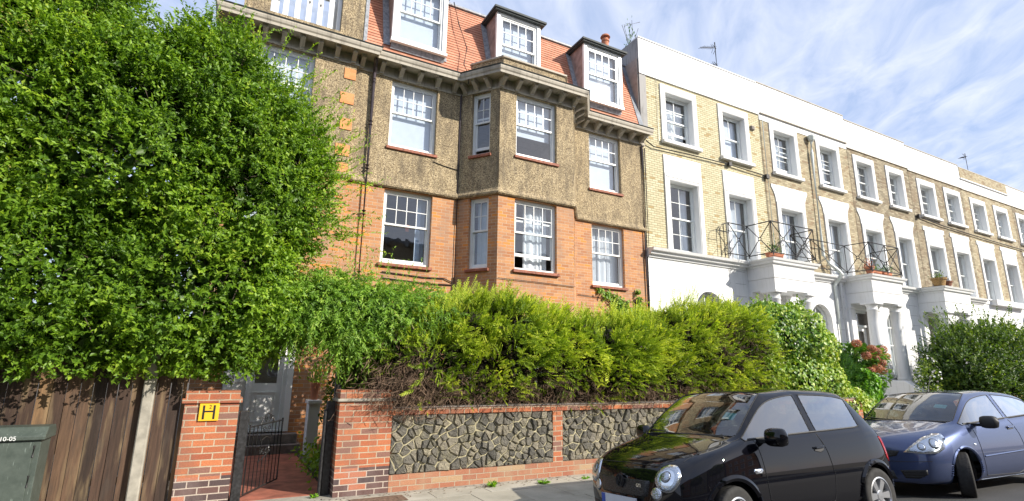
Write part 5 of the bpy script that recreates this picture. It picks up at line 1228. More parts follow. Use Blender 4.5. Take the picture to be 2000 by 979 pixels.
m.build('stems', LM['wood'], bpy.data.objects['potted_plant.008']) if 'potted_plant.008' in bpy.data.objects else tag(m.build('plant_stems', LM['wood']), 'bare stems on the stained party wall', 'plant')
# ---- weeds in the paving
for (x, y, n, s, lab) in ((3.05+.45,7.10,70,.085,'bright green weed standing at the foot of the stone wall, leftmost of the three'),(4.28,7.0,60,.09,'low spreading weed in the pavement, middle of the three'),(5.05,7.02,45,.06,'small sparse weed in the pavement beside the black car'),(5.30,6.72,40,.05,'tiny weed in a paving joint nearest the black car'),(1.18,7.44,60,.06,'tuft of weeds at the foot of the right gate post')):
    a = rng.uniform(0,2*math.pi,n); up = rng.uniform(.25,1.3,n) if s < .088 and n > 55 else rng.uniform(.1,.5,n)
    D = norm(np.stack([np.cos(a), np.sin(a), up], 1)); C = np.array([x,y,.005])+D*rng.uniform(.15,1,(n,1))*s; o = leaves('weed', C, D, rng.normal(size=(n,3))+np.array([0,0,1]), s*.75, s*.3, LM['weed']); tag(o, lab, 'weed', 'weeds growing in the pavement')
P = np.concatenate([np.array([1.62,10.6,.05]),]) if False else None
q = rng.normal(size=(500,3))*np.array([.14,.55,.12])+np.array([1.52,9.3,.15]); q = q[q[:,2] > 0]; o = leaves('ground_cover', q, rng.normal(size=q.shape)+np.array([0,0,.5]), rng.normal(size=q.shape), .08, .05, LM['jasmine']); tag(o, kind='stuff'); o['label'] = 'low green ground cover along the right edge of the red path'

q = np.stack([rng.uniform(-.4,6,170), 7.30-np.abs(rng.normal(0,.16,170)), np.full(170,.008)],1); o = leaves('leaf_litter', q, rng.normal(size=q.shape)*np.array([1,1,.1]), np.array([0,0,1.])+rng.normal(size=q.shape)*.3, rng.uniform(.025,.05,170), .02, LM['deadtwig']); tag(o, kind='stuff'); o['label'] = 'scattered dry leaves along the foot of the front wall'
# ================================================================ parked cars
def carpaint(name, c, flake=0):
    t = NT(name); n = t.noise(t.obj(), 500, 2)
    t.out(c, .35 if flake else .12, Metallic=.0 if not flake else .6, Coat_Weight=1.0, Coat_Roughness=.02, Specular_IOR_Level=(.35 if flake else .0))
    if flake: t.l(t.ramp(n, [(.3,tuple(x*.7 for x in c)),(.7,tuple(min(1,x*1.4) for x in c))]), t.b.inputs['Base Color'])
    dn_ = t.noise(t.obj(), 3, 5, .7); t.l(t.ramp(dn_, [(.4,(.0,.0,.0)),(.9,(.05,.05,.05))]), t.b.inputs['Coat Roughness']); return t.m
M['blackpaint'] = carpaint('black_car_paint', (.003,.003,.005))
M['bluepaint'] = carpaint('blue_metallic_paint', (.045,.066,.15), 1)
M['trim'] = plain('black_plastic_trim', (.018,.018,.019), .55, .1)
M['rubber'] = plain('black_rubber', (.022,.022,.023), .75, .15, 20)
tr = NT('tyre_rubber'); wv = tr.n('TexWave'); wv.wave_type = 'RINGS'; wv.rings_direction = 'Y'; M['tyre'] = plain('tyre_rubber', (.028,.027,.026), .85, .2, 20, .3)
al = NT('alloy'); M['alloy'] = al.out((.55,.56,.58), .3, Metallic=.85)
M['chrome'] = NT('chrome').out((.75,.77,.80), .12, Metallic=1.0)
rf = NT('lamp_reflector'); vv = rf.n('TexVoronoi'); vv.inputs['Scale'].default_value = 40; rf.l(rf.obj((1,1,3)), vv.inputs['Vector']); rf.bump(vv.outputs['Distance'], .35, .010); M['reflector'] = rf.out((.50,.53,.58), .2, Metallic=.85)
M['carglass'] = glassmat('car_glass', (.50,.56,.55), 2.6)
M['sideglass'] = glassmat('car_side_glass', (.18,.22,.23), 6.0)
M['lens'] = glassmat('lamp_lens', (.96,.98,1), 1.6)
M['seat'] = plain('grey_seat_fabric', (.06,.062,.07), .9, .2, 20)
M['redlamp'] = plain('red_lamp_plastic', (.35,.01,.01), .15, .05)
M['plate'] = plain('pale_number_plate', (.62,.66,.74), .4, .03)
M['plateblue'] = plain('plate_blue_band', (.02,.08,.42), .4, .03)
M['sticker'] = plain('turquoise_permit', (.22,.60,.62), .5, .1, 30)
M['arch'] = plain('wheel_arch_liner', (.012,.012,.012), .95, .1)
gr = NT('mesh_grille'); v2 = gr.n('TexVoronoi'); v2.inputs['Scale'].default_value = 55; v2.feature = 'DISTANCE_TO_EDGE'; gr.l(gr.obj(), v2.inputs['Vector'])
gr.l(gr.ramp(v2.outputs['Distance'], [(.04,(.05,.05,.052)),(.10,(.004,.004,.004))]), gr.b.inputs['Base Color']); gr.b.inputs['Roughness'].default_value = .5; M['grille'] = gr.m

def make_car(spec):
    root = thing(spec['name'], (0,0,0), spec['label'], 'car')
    ST = spec['stations']; nS = len(ST); verts = []; id_ = {}
    def add(x, y, z): verts.append((x, y, z)); return len(verts)-1
    for s, st in enumerate(ST):
        x, pts, dxc = st; yb = pts[4][0]
        for k, (y, z) in enumerate(pts):
            f = 1-(y/yb)**2 if y < yb else 0; xx = x + dxc*max(f, 0)
            if k == 9: i = add(xx, 0, z); id_[s,k,1] = i; id_[s,k,-1] = i
            else:
                id_[s,k,-1] = add(xx, -y, z); id_[s,k,1] = add(xx, y, z)
    faces = []; fm = []
    G = spec['glass']
    for s in range(nS-1):
        for k in range(9):
            m = 0
            if k == 5 and s in G['side']: m = 1
            if k in (7,8) and s in G['wind']: m = 2
            if k in (7,8) and s in G['rear']: m = 3
            for sd in (-1, 1):
                q = [id_[s,k,sd], id_[s+1,k,sd], id_[s+1,k+1,sd], id_[s,k+1,sd]]
                if sd == 1: q = q[::-1]
                faces.append(q); fm.append(m)
    for s, sgn in ((0, -1), (nS-1, 1)):
        x, pts, dxc = ST[s]; y4 = pts[4][0]; cap = spec['nose'] if s == 0 else spec['tail']; g = {}
        for r in range(5):
            for c in range(4, 10):
                for sd in (-1, 1):
                    if c == 4: g[r,c,sd] = id_[s,r,sd]
                    elif r == 4: g[r,c,sd] = id_[s,c,sd]
                    else:
                        fr = pts[c][0]/y4; yy = pts[r][0]*fr; xx = x + (dxc+cap[r])*(1-fr**2)
                        if c == 9:
                            if sd == -1: g[r,c,-1] = g[r,c,1] = add(xx, 0, pts[r][1]+spec.get('cz',0))
                        else: g[r,c,sd] = add(xx, sd*yy, pts[r][1])
        for r in range(4):
            for c in range(4, 9):
                for sd in (-1, 1):
                    q = [g[r,c,sd], g[r+1,c,sd], g[r+1,c+1,sd], g[r,c+1,sd]]
                    if (sd == 1) != (sgn == 1): q = q[::-1]
                    faces.append(q); fm.append(0)
    me = bpy.data.meshes.new('car_shell'); me.from_pydata(verts, [], faces)
    for i in range(4): me.materials.append(spec['paint'])
    me.polygons.foreach_set('material_index', fm)
    bm = bmesh.new(); bm.from_mesh(me); bmesh.ops.recalc_face_normals(bm, faces=bm.faces); cl_ = bm.edges.layers.float.new('crease_edge')
    for e in bm.edges:
        ms = {f.material_index for f in e.link_faces}
        if len(ms) > 1: e[cl_] = .85
    bm.to_mesh(me); bm.free()
    cv = me.attributes.new('crease_vert', 'FLOAT', 'POINT')
    ss = sorted(G['side']); runs = [[ss[0]]]
    for q in ss[1:]:
        if q == runs[-1][-1]+1: runs[-1].append(q)
        else: runs.append([q])
    for sd in (-1, 1):
        for rr_ in runs:
            for s_ in (rr_[0], rr_[-1]+1):
                for k_ in (5, 6): cv.data[id_[s_,k_,sd]].value = .75
        for s_ in (min(G['wind']), max(G['wind'])+1): cv.data[id_[s_,7,sd]].value = .6
    tmp = bpy.data.objects.new('car_shell', me); col.objects.link(tmp)
    md = tmp.modifiers.new('s', 'SUBSURF'); md.levels = 3; md.render_levels = 3
    dg = bpy.context.evaluated_depsgraph_get(); sm_ = bpy.data.meshes.new_from_object(tmp.evaluated_get(dg)); bpy.data.objects.remove(tmp)
    V = [v.co.copy() for v in sm_.vertices]; bvh = BVHTree.FromPolygons(V, [tuple(p.vertices) for p in sm_.polygons])
    def piece(name, mats_, pred, mat, parent):
        b = bmesh.new(); b.from_mesh(sm_); b.faces.ensure_lookup_table()
        bmesh.ops.delete(b, geom=[f for f in b.faces if not (f.material_index == mats_ and pred(f))], context='FACES')
        m_ = bpy.data.meshes.new(name); b.to_mesh(m_); b.free(); m_.materials.clear(); m_.materials.append(mat)
        m_.polygons.foreach_set('material_index', [0]*len(m_.polygons)); m_.polygons.foreach_set('use_smooth', [True]*len(m_.polygons))
        o = bpy.data.objects.new(name, m_); col.objects.link(o); o.parent = parent; return o
    body = piece('body', 0, lambda f: True, spec['paint'], root)
    # wheel arches cut out of the body
    bmc = MB()
    for wx in spec['wheels']:
        for sd in (-1, 1):
            y0, y1 = sorted((sd*.45, sd*1.2)); bmc.lathe([(spec['archr'],0),(spec['archr'],y1-y0)], (wx,y0,spec['wz']+.01), 40, axis='y')
    cut = bmc.build('cutter', M['arch'], root)
    sol = body.modifiers.new('sol', 'SOLIDIFY'); sol.thickness = .012; sol.offset = -1
    bo = body.modifiers.new('b', 'BOOLEAN'); bo.operation = 'DIFFERENCE'; bo.object = cut; bo.solver = 'EXACT'
    dg = bpy.context.evaluated_depsgraph_get(); nm = bpy.data.meshes.new_from_object(body.evaluated_get(dg)); body.modifiers.clear(); body.data = nm
    nm.materials.clear(); nm.materials.append(spec['paint']); nm.polygons.foreach_set('material_index', [0]*len(nm.polygons)); nm.polygons.foreach_set('use_smooth', [True]*len(nm.polygons))
    try: nm.set_sharp_from_angle(angle=R(35))
    except Exception: pass
    bpy.data.objects.remove(cut)
    m = MB()
    for wx in spec['wheels']:
        for sd in (-1, 1):
            n = 20; a = [(wx+spec['archr']*1.0*math.cos(math.pi*(i/n)*1.2-.3), spec['wz']+.01+spec['archr']*math.sin(math.pi*(i/n)*1.2-.3)) for i in range(n+1)]
            for p, q in zip(a, a[1:]): m.face(((p[0],sd*.50,p[1]),(q[0],sd*.50,q[1]),(q[0],sd*.74,q[1]),(p[0],sd*.74,p[1])))
            m.face([(p[0],sd*.50,p[1]) for p in a])
    m.build('wheel_arch', M['arch'], root, fixn=False)
    m = MB(); L_ = ST[-1][0]; m.box(.35, L_-.25, -.60, .60, .17, .24); m.build('underbody', M['arch'], root)
    for sd in (-1, 1):
        lo = lambda f: (f.calc_center_median().y*sd > 0)
        mid = spec['bpx']
        piece('side_window', 1, lambda f: lo(f) and f.calc_center_median().x < mid, M['sideglass'], root)
        piece('side_window', 1, lambda f: lo(f) and f.calc_center_median().x > mid, M['sideglass'], root)
    ws = piece('windscreen', 2, lambda f: True, M['carglass'], root); piece('rear_window', 3, lambda f: True, M['carglass'], root)
    # rubber seals along glass edges
    def seal(o, r=.007):
        b = bmesh.new(); b.from_mesh(o.data); bd = [e for e in b.edges if len(e.link_faces) == 1]; m = MB(); used = set()
        adj = {}
        for e in bd:
            for v in e.verts: adj.setdefault(v.index, []).append(e)
        for e in bd:
            if e.index in used: continue
            loop = []; cur = e; v = e.verts[0]
            while cur is not None and cur.index not in used:
                used.add(cur.index); loop.append(tuple(v.co)); v = cur.other_vert(v); cur = next((x for x in adj[v.index] if x.index not in used), None)
            loop.append(tuple(v.co)); m.tube(loop, r, 5, cap=False)
        b.free()
        if m.v: m.build('window_seal', M['rubber'], o)
    for o in [c for c in root.children if c.name.split('.')[0] in ('side_window','windscreen','rear_window')]: seal(o)
    # tools that lay details on the skin
    def hit(a, z, d):
        """a: sideways coordinate, z height, d: view direction (unit, horizontal) looking at the car"""
        d = Vector(d).normalized(); s = Vector((-d.y, d.x, 0)); c0 = Vector(spec.get('pc', (L_/2,0,0)))
        o = Vector((c0.x, c0.y, 0)) + s*a + Vector((0,0,z)) - d*4
        h, n, i, t = bvh.ray_cast(o, d); return (h, n) if h is not None else (None, None)
    def patch(poly, d, mat, name, parent=None, off=.004, bulge=0.0, rings=5, thick=True, pc=None):
        if pc is not None: spec['pc'] = pc
        n0 = len(poly); P = []
        for i in range(n0):
            p, q = poly[i], poly[(i+1) % n0]
            ns = max(1, int(math.hypot(q[0]-p[0], q[1]-p[1])/.03))
            for t in range(ns): P.append((p[0]+(q[0]-p[0])*t/ns, p[1]+(q[1]-p[1])*t/ns))
        cx = sum(p[0] for p in P)/len(P); cz = sum(p[1] for p in P)/len(P); m = MB(); R_ = []
        last = None
        for r in range(rings+1):
            f = 1-r/rings if r < rings else .0
            row = []
            for p in (P if r < rings else [(cx,cz)]):
                h, n = hit(cx+(p[0]-cx)*f, cz+(p[1]-cz)*f, d)
                if h is None: h, n = last
                last = (h, n); row.append(m.p(h + n*(off+bulge*(1-f*f))))
            R_.append(row)
        n = len(P)
        # skirt back to the skin
        base = []
        for p in P:
            h, nn = hit(p[0], p[1], d)
            if h is None: h, nn = last
            base.append(m.p(h - nn*.006))
        for k in range(n): m.idx((base[k], base[(k+1)%n], R_[0][(k+1)%n], R_[0][k]))
        for A, B in zip(R_[:-1], R_[1:-1]):
            for k in range(n): m.idx((A[k], A[(k+1)%n], B[(k+1)%n], B[k]))
        A = R_[-2]
        for k in range(n): m.idx((A[k], A[(k+1)%n], R_[-1][0]))
        return m.build(name, mat, parent or root, smooth=True)
    def seam(pts, d, name='panel_seam', r=.0035, mat=None, parent=None, off=0.001, pc=None, step=.02):
        if pc is not None: spec['pc'] = pc
        P = []
        for a, b in zip(pts, pts[1:]):
            ns = max(1, int(math.hypot(b[0]-a[0], b[1]-a[1])/step))
            for t in range(ns): P.append((a[0]+(b[0]-a[0])*t/ns, a[1]+(b[1]-a[1])*t/ns))
        P.append(pts[-1]); Q = []
        for a, z in P:
            h, n = hit(a, z, d)
            if h is not None: Q.append(h+n*off)
        for _ in range(3): Q = [Q[0]]+[(Q[i-1]+Q[i]*2+Q[i+1])/4 for i in range(1, len(Q)-1)]+[Q[-1]]
        m = MB(); m.tube(Q, r, 6); return m.build(name, mat or M['trim'], parent or root)
    def wheel(wx, sd, steer=0.0, spokes=6, rimr=.185):
        rt_ = spec['tr']; w = root_wheel = MB(); hw = .088
        T = Matrix.Translation((wx, sd*spec['track'], spec['wz'])) @ Matrix.Rotation(steer, 4, 'Z')
        def tf(x, y, z): q = T @ Vector((x, y*sd, z)); return (q.x, q.y, q.z)
        m = MB(tf); prof = [(rimr+.005,-hw*.9),(rt_*.86,-hw),(rt_*.95,-hw*.95),(rt_,-hw*.75),(rt_*1.003,-hw*.3),(rt_*1.003,hw*.3),(rt_,hw*.75),(rt_*.95,hw*.95),(rt_*.86,hw),(rimr+.005,hw*.9)]
        rings = []
        nseg = 48
        for rr, yy in prof: rings.append([m.p((rr*math.cos(2*math.pi*k/nseg), yy, rr*math.sin(2*math.pi*k/nseg))) for k in range(nseg)])
        for A, B in zip(rings, rings[1:]):
            for k in range(nseg): m.idx((A[k], A[(k+1)%nseg], B[(k+1)%nseg], B[k]))
        ty = m.build('wheel', M['tyre'], root, smooth=True)
        m = MB(tf)   # tread blocks
        for k in range(60):
            a = 2*math.pi*k/60
            for yy in (-.058,-.020,.020,.058):
                da = .036; r0, r1 = rt_*.99, rt_*1.012; sk = yy*.8
                c = [(a-da+sk),(a+da+sk)]
                m.face([(r1*math.cos(c[0]),yy-.014,r1*math.sin(c[0])),(r1*math.cos(c[1]),yy-.014,r1*math.sin(c[1])),(r1*math.cos(c[1]),yy+.014,r1*math.sin(c[1])),(r1*math.cos(c[0]),yy+.014,r1*math.sin(c[0]))])
        m.build('tread', M['tyre'], ty, fixn=False)
        m = MB(tf)
        def ring(r0, y0, r1, y1):
            for k in range(40):
                a, b = 2*math.pi*k/40, 2*math.pi*(k+1)/40
                m.face(((r0*math.cos(a),y0,r0*math.sin(a)),(r0*math.cos(b),y0,r0*math.sin(b)),(r1*math.cos(b),y1,r1*math.sin(b)),(r1*math.cos(a),y1,r1*math.sin(a))))
        ring(rimr+.012,.080,rimr-.002,.084); ring(rimr-.002,.084,rimr-.014,.070); ring(rimr-.014,.070,rimr-.02,-.06); ring(.062,.062,.050,.072); ring(.050,.072,.001,.074); ring(.062,.062,.062,.03)
        for k in range(spokes):
            a = 2*math.pi*k/spokes; ca, sa = math.cos(a), math.sin(a)
            def P(r, t, y): return (r*ca-t*sa, y, r*sa+t*ca)
            r0, r1, w0, w1 = .05, rimr-.01, .026, .038
            for (y, yb) in ((.066, .03),):
                q = [P(r0,-w0,y),P(r0,w0,y),P(r1,w1,.074),P(r1,-w1,.074)]; m.face(q); b = [P(r0,-w0*1.15,yb),P(r0,w0*1.15,yb),P(r1,w1*1.1,yb),P(r1,-w1*1.1,yb)]
                m.face((q[0],q[3],b[3],b[0])); m.face((q[1],b[1],b[2],q[2]))
        m.build('rim', M['alloy'], ty, fixn=False)
        m = MB(tf); ring_c = [( (rimr-.02)*math.cos(2*math.pi*k/30), .005, (rimr-.02)*math.sin(2*math.pi*k/30)) for k in range(30)]; m.face(ring_c)
        m.build('dark_backing_disc', M['arch'], ty, fixn=False)  # near-black backing disc stands in for the shade behind the spokes
    # interior
    m = MB(); wbx = spec['cowl']; m.box(wbx-.02, wbx+.22, -.64, .64, .60, .90); m.box(.9, L_-.45, -.66,.66,.25,.34); m.box(wbx-.25,wbx+.3,-.62,.62,.3,.84)
    inn = m.build('dashboard', M['trim'], root, bevel=.02)
    for y in (-.34, .34):
        m = MB(); xs = wbx+.78
        m.prism([(xs-.05,.36),(xs+.42,.36),(xs+.60,.98),(xs+.50,1.0),(xs+.40,.55),(xs-.05,.52)], y-.23, y+.23); 
        m.v = [(a, b, c) for a, b, c in m.v]; m.build('seat', M['seat'], root, bevel=.03)
        m = MB(); m.box(xs+.52,xs+.61,y-.12,y+.12,1.02,1.17); m.build('headrest', M['seat'], root, bevel=.03)
    m = MB(); m.box(L_-1.15,L_-1.0,-.58,.58,.5,1.0); m.build('rear_seat', M['seat'], root, bevel=.03)
    m = MB(); c = Vector((wbx+.36, .34, .86)); P = [tuple(c+Vector((.06*math.cos(a)*-1, .18*math.sin(a), .17*math.cos(a)))) for a in np.linspace(0, 2*math.pi, 20)]; m.tube(P, .014, 6, cap=False); m.tube([P[5],tuple(c),P[14]], .016, 5); m.tube([tuple(c),(wbx+.15,.34,.76)],.03,6); m.build('steering_wheel', M['trim'], root)
    return root, dict(patch=patch, seam=seam, wheel=wheel, hit=hit, bvh=bvh, L=L_, body=body, ws=ws)
def circ(cx, cz, r, n=28, sx=1.0): return [(cx+r*sx*math.cos(2*math.pi*k/n), cz+r*math.sin(2*math.pi*k/n)) for k in range(n)]
def mirror(root, tools, x, y, z, paint, sd):
    m = MB(); prof = [(0,.0),(.05,.012),(.085,.03),(.09,.06),(.07,.10),(.03,.125),(0,.13)]
    # rounded housing: superellipse rings across y
    ys = np.linspace(0, 1, 8); rings = []
    for t in ys:
        s = (1-(2*t-1)**4)**.5*.98+.02; yy = sd*(y + .0 + t*.235); cxx = x + .02*t
        rings.append([m.p((cxx + .072*s*np.sign(math.cos(a))*abs(math.cos(a))**.8, yy, z + .088*s*np.sign(math.sin(a))*abs(math.sin(a))**.8)) for a in np.linspace(0, 2*math.pi, 17)[:-1]])
    for A, B in zip(rings, rings[1:]):
        for k in range(16): m.idx((A[k], A[(k+1)%16], B[(k+1)%16], B[k]))
    m.idx(rings[0]); m.idx(rings[-1]); o = m.build('wing_mirror', paint, root, smooth=True)
    m = MB(); m.prism([(x-.02,z-.06),(x+.06,z-.05),(x+.05,z-.02),(x-.03,z-.02)], sd*(y-.10), sd*(y+.03)); m.build('mirror_arm', M['trim'], o)

lupoS = [
 (.16, [(.50,.20),(.62,.21),(.69,.40),(.69,.56),(.65,.67),(.58,.705),(.47,.73),(.34,.745),(.18,.755),(0,.758)], -.12),
 (.40, [(.60,.18),(.76,.20),(.80,.45),(.795,.66),(.75,.80),(.68,.83),(.57,.85),(.42,.862),(.22,.872),(0,.875)], -.08),
 (.72, [(.62,.18),(.79,.20),(.825,.48),(.82,.70),(.78,.875),(.71,.905),(.60,.922),(.44,.935),(.22,.945),(0,.95)], -.06),
 (1.02,[(.62,.18),(.79,.20),(.825,.48),(.82,.72),(.785,.915),(.74,.955),(.71,.972),(.66,.985),(.34,.998),(0,1.002)], -.10),
 (1.30,[(.62,.18),(.79,.20),(.825,.48),(.82,.72),(.785,.925),(.75,.965),(.665,1.185),(.625,1.235),(.34,1.25),(0,1.255)], -.08),
 (1.58,[(.62,.18),(.79,.20),(.825,.48),(.82,.72),(.785,.93),(.75,.972),(.605,1.355),(.555,1.41),(.30,1.437),(0,1.445)], -.05),
 (2.06,[(.62,.18),(.79,.20),(.825,.48),(.82,.72),(.785,.94),(.75,.982),(.595,1.395),(.545,1.45),(.3,1.468),(0,1.472)], 0),
 (2.14,[(.62,.18),(.79,.20),(.825,.48),(.82,.72),(.785,.942),(.75,.985),(.595,1.395),(.545,1.45),(.3,1.468),(0,1.472)], 0),
 (2.75,[(.62,.18),(.79,.20),(.825,.48),(.82,.72),(.785,.95),(.74,1.0),(.59,1.38),(.54,1.435),(.3,1.455),(0,1.46)], 0),
 (2.98,[(.62,.18),(.79,.20),(.825,.48),(.82,.72),(.78,.955),(.73,1.02),(.60,1.33),(.535,1.41),(.29,1.435),(0,1.44)], .03),
 (3.06,[(.62,.18),(.79,.20),(.82,.48),(.815,.72),(.775,.95),(.725,1.02),(.60,1.30),(.53,1.39),(.29,1.415),(0,1.42)], .04),
 (3.32,[(.60,.19),(.77,.21),(.80,.48),(.795,.72),(.755,.93),(.70,1.0),(.64,1.08),(.56,1.12),(.31,1.14),(0,1.145)], .05),
 (3.46,[(.56,.22),(.70,.24),(.75,.46),(.74,.68),(.70,.86),(.66,.91),(.60,.94),(.52,.955),(.28,.965),(0,.97)], .06)]
lupo, T = make_car(dict(name='black_car', label='small black three-door hatchback with round headlights parked nearest the camera by the stone wall', paint=M['blackpaint'], stations=lupoS,
    glass=dict(side={3,4,5,7,8}, wind={3,4}, rear={10}), nose=[-.03,-.06,-.05,-.02], tail=[.03,.05,.05,.02], wheels=(.70,3.02), archr=.335, wz=.285, tr=.285, track=.735, bpx=2.1, cowl=1.02, pc=(1.75,0,0)))
FX, SDN, SDF = (1,0,0), (0,1,0), (0,-1,0)     # view directions: from the front, from the street side, from the kerb side
c0 = (0,0,0)
for sd in (-1, 1):
    yc = sd*.54
    rim = T['patch'](circ(yc, .635, .118), FX, M['blackpaint'], 'headlight_ring', off=.006, bulge=.03, pc=c0) if False else None
    hl = T['patch'](circ(yc, .65, .116), FX, M['chrome'], 'headlight', off=.006, bulge=.006, pc=c0)
    T['patch'](circ(yc, .65, .104), FX, M['reflector'], 'reflector', hl, off=.012, bulge=-.004)
    T['patch'](circ(yc*.985, .665, .046), FX, M['trim'], 'projector_ring', hl, off=.014, bulge=.002)
    T['patch'](circ(yc*.985, .665, .038), FX, M['reflector'], 'projector', hl, off=.018, bulge=.010)
    T['patch'](circ(yc, .65, .108), FX, M['lens'], 'lens', hl, off=.016, bulge=.018)
    fg = T['patch'](circ(sd*.44, .515, .056), FX, M['chrome'], 'fog_light', off=.008, bulge=.004)
    T['patch'](circ(sd*.44, .515, .047), FX, M['reflector'], 'fog_lens', fg, off=.011, bulge=.004)
T['patch']([(-.36,.625),(.36,.625),(.37,.60),(.345,.49),(.30,.475),(-.30,.475),(-.345,.49),(-.37,.60)], FX, M['grille'], 'grille', off=.003)
T['patch']([(-.34,.36),(.34,.36),(.38,.24),(-.38,.24)], FX, M['grille'], 'lower_intake', off=.003)
for sd in (-1,1): T['patch']([(sd*.44,.36),(sd*.60,.36),(sd*.60,.27),(sd*.46,.27)], FX, M['trim'], 'side_intake', off=.003)
h, n = T['hit'](0, .40, FX); px = h.x
m = MB(); m.box(px-.030,px-.014,-.26,.26,.355,.465); pl_ = m.build('number_plate', M['plate'], lupo); m = MB(); m.box(px-.033,px-.031,.205,.26,.355,.465); m.build('blue_band', M['plateblue'], pl_)
h, n = T['hit'](0, .60, FX); ex = h.x-.016
m = MB(); m.lathe([(.062,0),(.062,.004)], (0,0,0), 28, axis='y'); m.v = [(ex-.002+b, a, .60+c) for a, b, c in m.v]; em = m.build('emblem', M['trim'], lupo)
m = MB(); P = [(ex-.008, .056*math.cos(a), .60+.056*math.sin(a)) for a in np.linspace(0,2*math.pi,24)]; m.tube(P, .005, 5, cap=False)
for pts in ([(-.026,.052),(0,.008),(.026,.052)], [(-.05,.022),(-.026,-.046),(0,.004),(.026,-.046),(.05,.022)]): m.tube([(ex-.008, a, .60+b) for a, b in pts], .0055, 4)
m.build('emblem_letters', M['rubber'], em)
h, n = T['hit'](-.27, .57, FX)
if h: text('GTI', .042, (h.x-.018, -.25, .575), (R(90),0,R(-90)), M['chrome'], 'badge', lupo, .002)
for sd, d in ((-1, SDN), (1, SDF)):
    q = -sd   # sideways axis: from the street side a = -x ; from the kerb side a = x
    f = (lambda x: -x) if sd == -1 else (lambda x: x)
    S_ = lambda pts: [(f(x), z) for x, z in pts]
    T['seam'](S_([(1.12,.955),(1.14,.80),(1.16,.50),(1.20,.27),(1.95,.25),(2.20,.30),(2.24,.55),(2.20,.80),(2.12,.975)]), d, 'door_seam', r=.005, pc=c0)
    T['seam'](S_([(1.06,.965),(1.6,.985),(2.9,1.015)]), d, 'belt_moulding', r=.010)
    hd = T['patch'](S_([(1.98,.85),(2.14,.86),(2.15,.81),(2.08,.79),(1.98,.81)]), d, M['trim'], 'door_handle', off=.003)
    T['patch'](S_([(1.99,.85),(2.14,.858),(2.14,.835),(1.99,.828)]), d, M['blackpaint'], 'handle_grip', hd, off=.022)
    ind = T['patch'](S_([(1.00,.70),(1.10,.70),(1.115,.68),(1.10,.655),(1.00,.655),(.985,.68)]), d, M['chrome'], 'side_indicator', off=.008, bulge=.004)
    T['patch'](S_([(1.01,.69),(1.09,.69),(1.09,.665),(1.01,.665)]), d, M['reflector'], 'indicator_lens', ind, off=.014)
    T['seam'](S_([(.42,.42),(.44,.47),(.40,.60)]), d, 'bumper_seam', r=.003)
    for wx in (.70, 3.02):
        P = [(wx+.352*math.cos(a), .295+.352*math.sin(a)) for a in np.linspace(.03, math.pi-.03, 40)]; T['seam'](S_(P), d, 'arch_flare', r=.032, mat=M['blackpaint'], off=-.006, step=.2)
    T['patch'](S_([(3.30,.90),(3.42,.88),(3.44,.66),(3.40,.62),(3.34,.66)]), d, M['redlamp'], 'rear_lamp', off=.006)
    mirror(lupo, T, 1.20, .83, .985, M['blackpaint'], sd)
    T['wheel'](.70, sd, 0.12); T['wheel'](3.02, sd)
T['seam']([(-.66,.70),(-.60,.735),(-.40,.752),(0,.765),(.40,.752),(.60,.735),(.66,.70)], FX, 'bonnet_seam', r=.0035, pc=c0)
m = MB(); m.tube([(.94,-.55,.985),(.92,0,1.0),(.95,.4,.995)], .009, 5); m.tube([(.98,-.50,1.0),(1.05,.05,1.065)], .009, 5); m.tube([(.93,.10,1.0),(1.02,.58,1.035)], .009, 5); m.build('wiper', M['trim'], lupo)
def top(x, y): h, n, i, t = T['bvh'].ray_cast(Vector((x, y, 3)), Vector((0,0,-1))); return h
for sd in (-1, 1):
    P = [top(x, sd*(.60+.10*(x-.3)/.7 if x < 1 else .70)) for x in np.linspace(.30, .98, 14)]; m = MB(); m.tube([tuple(p) for p in P if p], .0035, 4); m.build('bonnet_gap', M['trim'], lupo)
a_ = [top(1.16,-.50), top(1.16,-.36), top(1.24,-.36), top(1.24,-.50)]
m = MB(); m.face([tuple(p-Vector((0,0,.012))) for p in a_]); m.build('parking_permit', M['sticker'], T['ws'], fixn=False)
lupo.location = (3.62, 4.42, -.055); lupo.rotation_euler = (R(-4.4), 0, 0)

